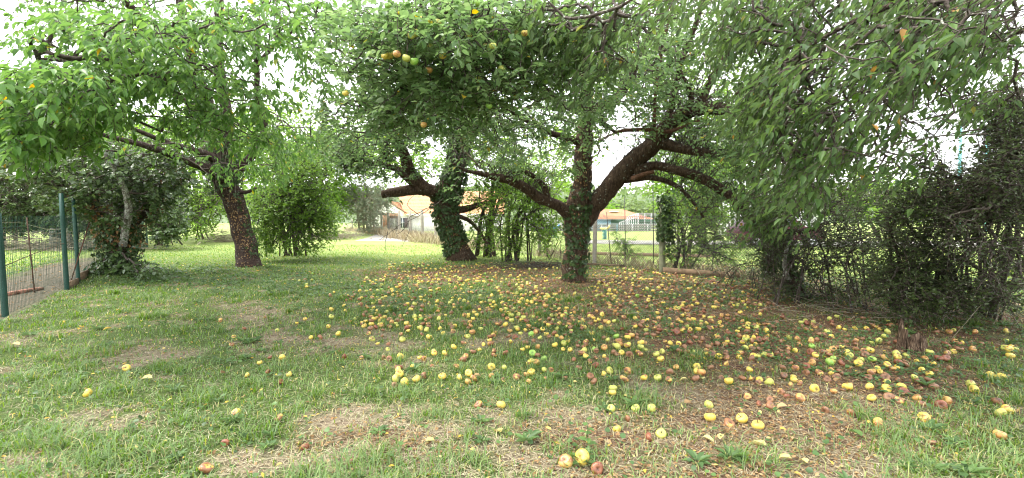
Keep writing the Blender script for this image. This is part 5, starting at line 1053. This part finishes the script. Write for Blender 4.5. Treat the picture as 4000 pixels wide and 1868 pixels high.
HAND = [(495, 1448, 'yellow', 1.05), (343, 1546, 'yellow', 1.15), (922, 1624, 'yellow', 1.1), (1090, 1645, 'mottled', 1), (807, 1847, 'mottled', 1.15), (880, 1742, 'red', .85), (1190, 1757, 'red', .8), (1375, 1818, 'brown', .95), (862, 1258, 'orange', 1.1), (913, 1320, 'yellow', .8), (905, 1352, 'mottled', .85), (1103, 1405, 'yellow', 1.), (1015, 1424, 'yellow', .8),
 (1045, 1462, 'red', .9), (965, 1472, 'yellow', .75), (1130, 1470, 'yellow', .85), (1098, 1500, 'red', .75), (1055, 1400, 'red', .7), (1160, 1266, 'yellow', .8), (1192, 1252, 'yellow', .9), (1322, 1310, 'yellow', 1.05), (1215, 1325, 'yellow', .85), (1250, 1328, 'mottled', 1.1), (1035, 1245, 'orange', .8), (955, 1290, 'red', .8), (1083, 1295, 'lime', .8),
 (1345, 1400, 'red', .9), (1412, 1405, 'mottled', .8), (1545, 1492, 'lime', 1.15), (1580, 1505, 'yellow', 1.2), (1655, 1477, 'brown', 1.05), (1728, 1482, 'yellow', 1.1), (1540, 1512, 'brown', .9), (1795, 1482, 'yellow', .9), (1868, 1590, 'mottled', 1.05), (1957, 1595, 'yellow', 1.15), (2275, 1810, 'yellow', 1.45), (2210, 1820, 'orange', 1.35), (2332, 1848, 'red', 1.15),
 (2773, 1641, 'yellow', 1.3), (2898, 1650, 'yellow', 1.25), (2960, 1676, 'yellow', 1.25), (2582, 1708, 'lime', 1.1), (2535, 1720, 'red', 1.05), (2410, 1685, 'yellow', .9), (2452, 1643, 'mottled', .85), (2545, 1605, 'lime', 1.05), (2483, 1604, 'lime', 1.0), (2388, 1608, 'lime', 1.), (2395, 1525, 'lime', 1.15), (2393, 1545, 'yellow', 1.),
 (3610, 1645, 'yellow', 1.25), (3430, 1665, 'orange', 1.2), (3905, 1712, 'orange', 1.15), (3935, 1610, 'yellow', 1.2), (3910, 1625, 'lime', 1.15), (3895, 1580, 'brown', 1.2), (3310, 1525, 'yellow', 1.25), (3460, 1530, 'yellow', 1.25), (3520, 1522, 'yellow', 1.2), (3630, 1385, 'lime', 1.3), (3945, 1400, 'yellow', 1.2), (3925, 1370, 'lime', 1.2), (3240, 1425, 'green', 1.25),
 (3125, 1565, 'orange', 1.15), (3180, 1530, 'yellow', 1.2), (3700, 1575, 'orange', 1.1), (3405, 1568, 'yellow', 1.), (2740, 1468, 'orange', 1.2), (2900, 1485, 'mottled', 1), (2935, 1488, 'mottled', 1.05), (2965, 1492, 'yellow', .95), (3310, 1390, 'yellow', 1.15), (3505, 1405, 'yellow', 1.15), (3170, 1360, 'green', 1.), (3805, 1530, 'yellow', 1.2), (3790, 1512, 'lime', 1.1), (3930, 1300, 'yellow', 1.1), (3230, 1300, 'lime', 1.1),
 (2920, 1560, 'orange', .9), (2965, 1585, 'red', .85), (3325, 1625, 'mottled', 1.1), (3530, 1540, 'red', 1.1), (2135, 1485, 'mottled', .9), (2320, 1500, 'brown', 1.), (2205, 1482, 'brown', .95), (3870, 1475, 'yellow', 1.15), (3910, 1480, 'yellow', 1.15), (3630, 1470, 'yellow', 1.), (3640, 1740, 'brown', .8)]
CN_ = {'yellow': 'yellow', 'lime': 'yellow-green', 'green': 'bright green', 'orange': 'orange-yellow', 'brown': 'rotten brown', 'red': 'reddish-brown', 'mottled': 'half-rotten'}
AP = [(px, py, c, s, True) for px, py, c, s in HAND]
zones = [(1500, 2180, 1035, 1100, 280), (2290, 2900, 1045, 1110, 266), (1420, 2200, 1095, 1190, 237), (2300, 3000, 1100, 1200, 308), (1400, 2300, 1185, 1290, 182), (2200, 3000, 1190, 1300, 196), (1450, 2200, 1290, 1400, 58), (2150, 3100, 1290, 1400, 118), (2950, 3500, 1230, 1400, 86), (3400, 3960, 1290, 1420, 25),
         (1500, 2200, 1400, 1500, 29), (2200, 3000, 1400, 1500, 29), (3000, 3700, 1390, 1500, 61), (2850, 3700, 1490, 1590, 18), (1150, 1450, 1060, 1160, 16), (1300, 1560, 1150, 1270, 23), (2400, 3300, 1590, 1720, 4), (1950, 2200, 1140, 1250, 70)]
placed = [G(a[0], a[1])[:2] for a in AP]; cellh = {}
def near_ok(p, d):
    k = (int(p[0] / .15), int(p[1] / .15))
    for i in (-1, 0, 1):
        for j in (-1, 0, 1):
            for q in cellh.get((k[0] + i, k[1] + j), ()):
                if math.hypot(q[0] - p[0], q[1] - p[1]) < d: return False
    return True
def reg(p): cellh.setdefault((int(p[0] / .15), int(p[1] / .15)), []).append(p)
for p in placed: reg(p)
for (x0, x1, y0, y1, n) in zones:
    for _ in range(n):
        for _t in range(8):
            px = random.uniform(x0, x1) + random.gauss(0, 35); py = random.uniform(y0, y1) + random.gauss(0, 8); p = G(px, max(py, 1030))
            if (p[0] - tb_main[0]) ** 2 + (p[1] - tb_main[1]) ** 2 < .11: continue
            if near_ok(p, .062): break
        else: continue
        reg((p[0], p[1])); rgt = min(1, max(0, (px - 1900) / 1300))
        ws = dict(yellow=.30 - .12 * rgt, lime=.17 - .07 * rgt, green=.012, orange=.09 + .02 * rgt, brown=.14 + .20 * rgt, red=.05 + .07 * rgt, mottled=.27)
        AP.append((px, py, random.choices(list(ws), list(ws.values()))[0], random.uniform(.62, 1.12), False))
info = []
for px, py, c, s, h in AP: p = G(px, max(py, 1030)); info.append((0 if h else 1, p[1], p, px, py, c, s))
info.sort(key=lambda t: (t[0], t[1]))
def where(px, py):
    if py > 1500: return 'the near foreground'
    if py > 1400: return 'the middle foreground'
    if py < 1115: return 'the farthest band'
    return 'the dense scatter' if py < 1290 else 'the loose scatter'
NEARBY = lambda px: 'left of the leaning tree' if px < 1500 else 'below the leaning tree' if px < 1950 else 'below the apple trunk' if px < 2450 else 'below the ivied post' if px < 2850 else 'below the crooked trunk' if px < 3350 else 'by the rotten stump' if px < 3720 else 'at the right edge'
MOD = {}
stuffA = MB(); FRK = list(FR); lo = {c: apple_mesh(50 + i, 10, 7, .84 if c in ('brown', 'red', 'mottled') else .96, 1.1, .06) for i, c in enumerate(FR)}
used_lb = {}
for k, (hh, yy, p, px, py, c, s) in enumerate(info):
    dia = (.066 if hh == 0 else .074) * s; sink = random.uniform(.22, .42)
    if k < 300:
        o = bpy.data.objects.new('apple', VAR[c][random.randrange(4)]); COL.objects.link(o); o.location = (p[0], p[1], p[2] + dia * sink); o.scale = (dia,) * 3
        o.rotation_euler = (random.gauss(0, .8), random.gauss(0, .6), random.uniform(0, 6.28))
        o['category'] = 'apple'
        if hh == 0:
            if c in ('yellow', 'lime', 'green') and k % 2 == 0: q = bpy.data.objects.new('stalk', stem_me); COL.objects.link(q); q.parent = o
            nb = [t for t in info[:len(HAND)] if t[2] is not p]; d, q = min((math.hypot(t[2][0] - p[0], t[2][1] - p[1]), i) for i, t in enumerate(nb)); t = nb[q]
            if d < .35:
                rel = ('left of' if px < t[3] else 'right of') if abs(px - t[3]) > abs(py - t[4]) else ('behind' if py < t[4] else 'in front of')
                near = f'just {rel} a {CN_[t[5]]} one'
            else: near = 'lying on its own'
            lb = f'{CN_[c]} fallen apple {near}, {side_of(px)} of {where(px, py)[4:]}'
            if lb in used_lb: lb = f'{"larger" if s > used_lb[lb] else "smaller"} {lb}'
            if lb in used_lb: lb = f'{CN_[c]} fallen apple {near}, {NEARBY(px)}'
            used_lb[lb] = s; o['label'] = lb[:140]; o['group'] = 'scattered windfall apples'
        else:
            MOD.setdefault((CN_[c], where(px, py), NEARBY(px)), []).append((px, o))
    else:
        V, f, T = lo[c]; stuffA.add((V @ rotm().T) * dia + [p[0], p[1], p[2] + dia * sink], f, T, FRK.index(c))
ORD = ['leftmost', 'second from left', 'third from left', 'fourth from left', 'fifth from left', 'sixth from left', 'seventh from left', 'eighth from left', 'ninth from left', 'tenth from left', 'eleventh from left', 'twelfth from left']
for (c, wh, nb), lst in MOD.items():
    lst.sort(key=lambda t: t[0]); m = len(lst)
    for i, (px, o) in enumerate(lst):
        if m == 1: o['label'] = f'the only {c} windfall apple in {wh}, {nb}'
        elif m <= 12: o['label'] = f'{"rightmost" if i == m - 1 else ORD[i]} of {c} apples in {wh}, {nb}'
        else: o['label'] = f'{c} windfall apple in {wh}, {nb}'
        o['group'] = f'{c} windfall apples in {wh}, {nb}'
o = stuffA.build('windfall_apples', [FR[c] for c in FRK], smooth=True, kind='stuff'); o['label'] = 'dense carpet of small fallen apples around the apple trunk'; o['category'] = 'apples'
# apples still hanging
HG = [(1515, 22, 'green'), (1595, 20, 'green'), (1750, 40, 'green'), (1765, 45, 'green'), (1710, 88, 'lime'), (1605, 138, 'lime'), (1623, 130, 'lime'), (1830, 140, 'lime'), (1900, 182, 'lime'), (1925, 180, 'lime'), (2072, 168, 'lime'), (1928, 128, 'green'), (1680, 185, 'lime'), (1505, 220, 'yellow'), (1522, 218, 'yellow'), (1550, 212, 'orange'), (1587, 228, 'lime'), (1618, 240, 'green'), (1675, 275, 'orange'),
      (1960, 270, 'lime'), (1870, 312, 'lime'), (1655, 488, 'orange'), (2132, 315, 'green'), (2420, 280, 'green'), (2775, 432, 'lime'), (2050, 130, 'yellow'), (1730, 218, 'yellow'), (1350, 365, 'yellow'), (1910, 415, 'green'), (1860, 12, 'green')]
seen = {}
for px, py, c in HG:
    Y = random.uniform(4.0, 4.6) if py < 300 else 4.8
    if px > 2300: Y = 8.3
    p = W(px, py, Y); o = bpy.data.objects.new('hanging_apple', VAR[c][random.randrange(4)]); COL.objects.link(o); d = .074 * random.uniform(.85, 1.1); o.location = tuple(p); o.scale = (d,) * 3; o.rotation_euler = (random.gauss(0, .25), random.gauss(0, .25), random.uniform(0, 6))
    q = bpy.data.objects.new('stalk', stem_me); COL.objects.link(q); q.parent = o
    mb = MB(); b = p + [0, 0, d * .25]; tp = b + [random.gauss(0, .06), random.gauss(0, .1), .35]
    tube(mb, [b, b + [.01, 0, .12], tp], [.0018, .002, .0035], 4); w_ = mb.build('twig', M['twig'], o, base=(0, 0, 0)); w_.matrix_parent_inverse = Matrix.LocRotScale(o.location, o.rotation_euler, o.scale).inverted()
    row = 'top' if py < 60 else 'upper' if py < 160 else 'middle' if py < 260 else 'lower'; col_ = 'left side' if px < 1560 else 'left centre' if px < 1720 else 'centre' if px < 1880 else 'right centre' if px < 2000 else 'right side' if px < 2300 else 'limb above the ivied post' if px > 2600 else 'far right side'
    o['category'] = 'apple'; seen.setdefault((CN_[c], row, col_), []).append((px, o))
for (c, row, col_), lst in seen.items():
    lst.sort(key=lambda t: t[0])
    for i, (px, o) in enumerate(lst):
        w = '' if len(lst) == 1 else ['left', 'middle' if len(lst) > 2 else 'right', 'right', 'far right'][min(i, 3)] + ' '
        o['label'] = f'{w}{c} apple hanging among {row} leaves, {col_} of apple crown'; o['group'] = 'apples hanging on the tree'

# ------------------------------------------------------------------ stump
sb = G(3555, 1372); st = thing('rotten_stump', 'jagged rotten brown tree stump among the apples at the right', 'stump', sb)
def shard(a0, a1, rin, rout, h0, h1, name):
    n = 7; mb = MB(); V = []
    for i in range(n):
        a = a0 + (a1 - a0) * i / (n - 1); h = h0 + (h1 - h0) * i / (n - 1) + random.gauss(0, .025)
        for (r, z) in ((rout * 1.25, -.05), (rout, .08), (rout * .92, h), (rin, h * .93), (rin, -.05)): V.append((sb[0] + math.cos(a) * (r + random.gauss(0, .006)), sb[1] + math.sin(a) * (r + random.gauss(0, .006)), sb[2] + z))
    f = [[i * 5 + k, i * 5 + 5 + k, i * 5 + 6 + k, i * 5 + 1 + k] for i in range(n - 1) for k in range(4)]; mb.add(np.array(V), [np.array(f), np.array([[0, 1, 2, 3, 4], [(n - 1) * 5 + 4 - k for k in range(5)]])]); mb.build(name, M['stump'], st)
shard(2.6, 3.7, .07, .12, .30, .27, 'splinter'); shard(3.75, 4.9, .05, .11, .17, .22, 'splinter'); shard(4.95, 6.2, .05, .13, .20, .12, 'splinter'); shard(6.2, 8.8, .06, .12, .10, .13, 'splinter')
mb = MB(); p, r = smoothpath([sb + [0, 0, -.05], sb + [0, 0, .05], sb + [.01, 0, .10]], [.1, .08, .05], .03); tube(mb, p, r, 12, .2, 4); mb.build('core', M['stump'], st, smooth=True)
# small broadleaf weed in the foreground
wp = G(2290, 1765); wt = thing('nettle_weed', 'small upright leafy weed just above the foreground yellow apple', 'weed', wp); mb = MB(); tube(mb, [wp, wp + [.01, 0, .12], wp + [.0, .0, .22]], [.003, .0025, .002], 5); mb.build('stem', M['clover'], wt)
for k in range(9):
    a = k * 2.4; z = .05 + k * .02; mb = MB(); d = np.array([[math.cos(a), math.sin(a), .1]]); leaves(mb, 'fine', (wp + [0, 0, z])[None], d, np.array([[0, 0, 1.]]) + d * .3, np.array([.075 - k * .004]), .7, .95); mb.build('leaf', M['clover'], wt)
print('TRIS', sum(len(m.loops) - 2 * len(m.polygons) for m in bpy.data.meshes), 'OBJ', len(bpy.data.objects))
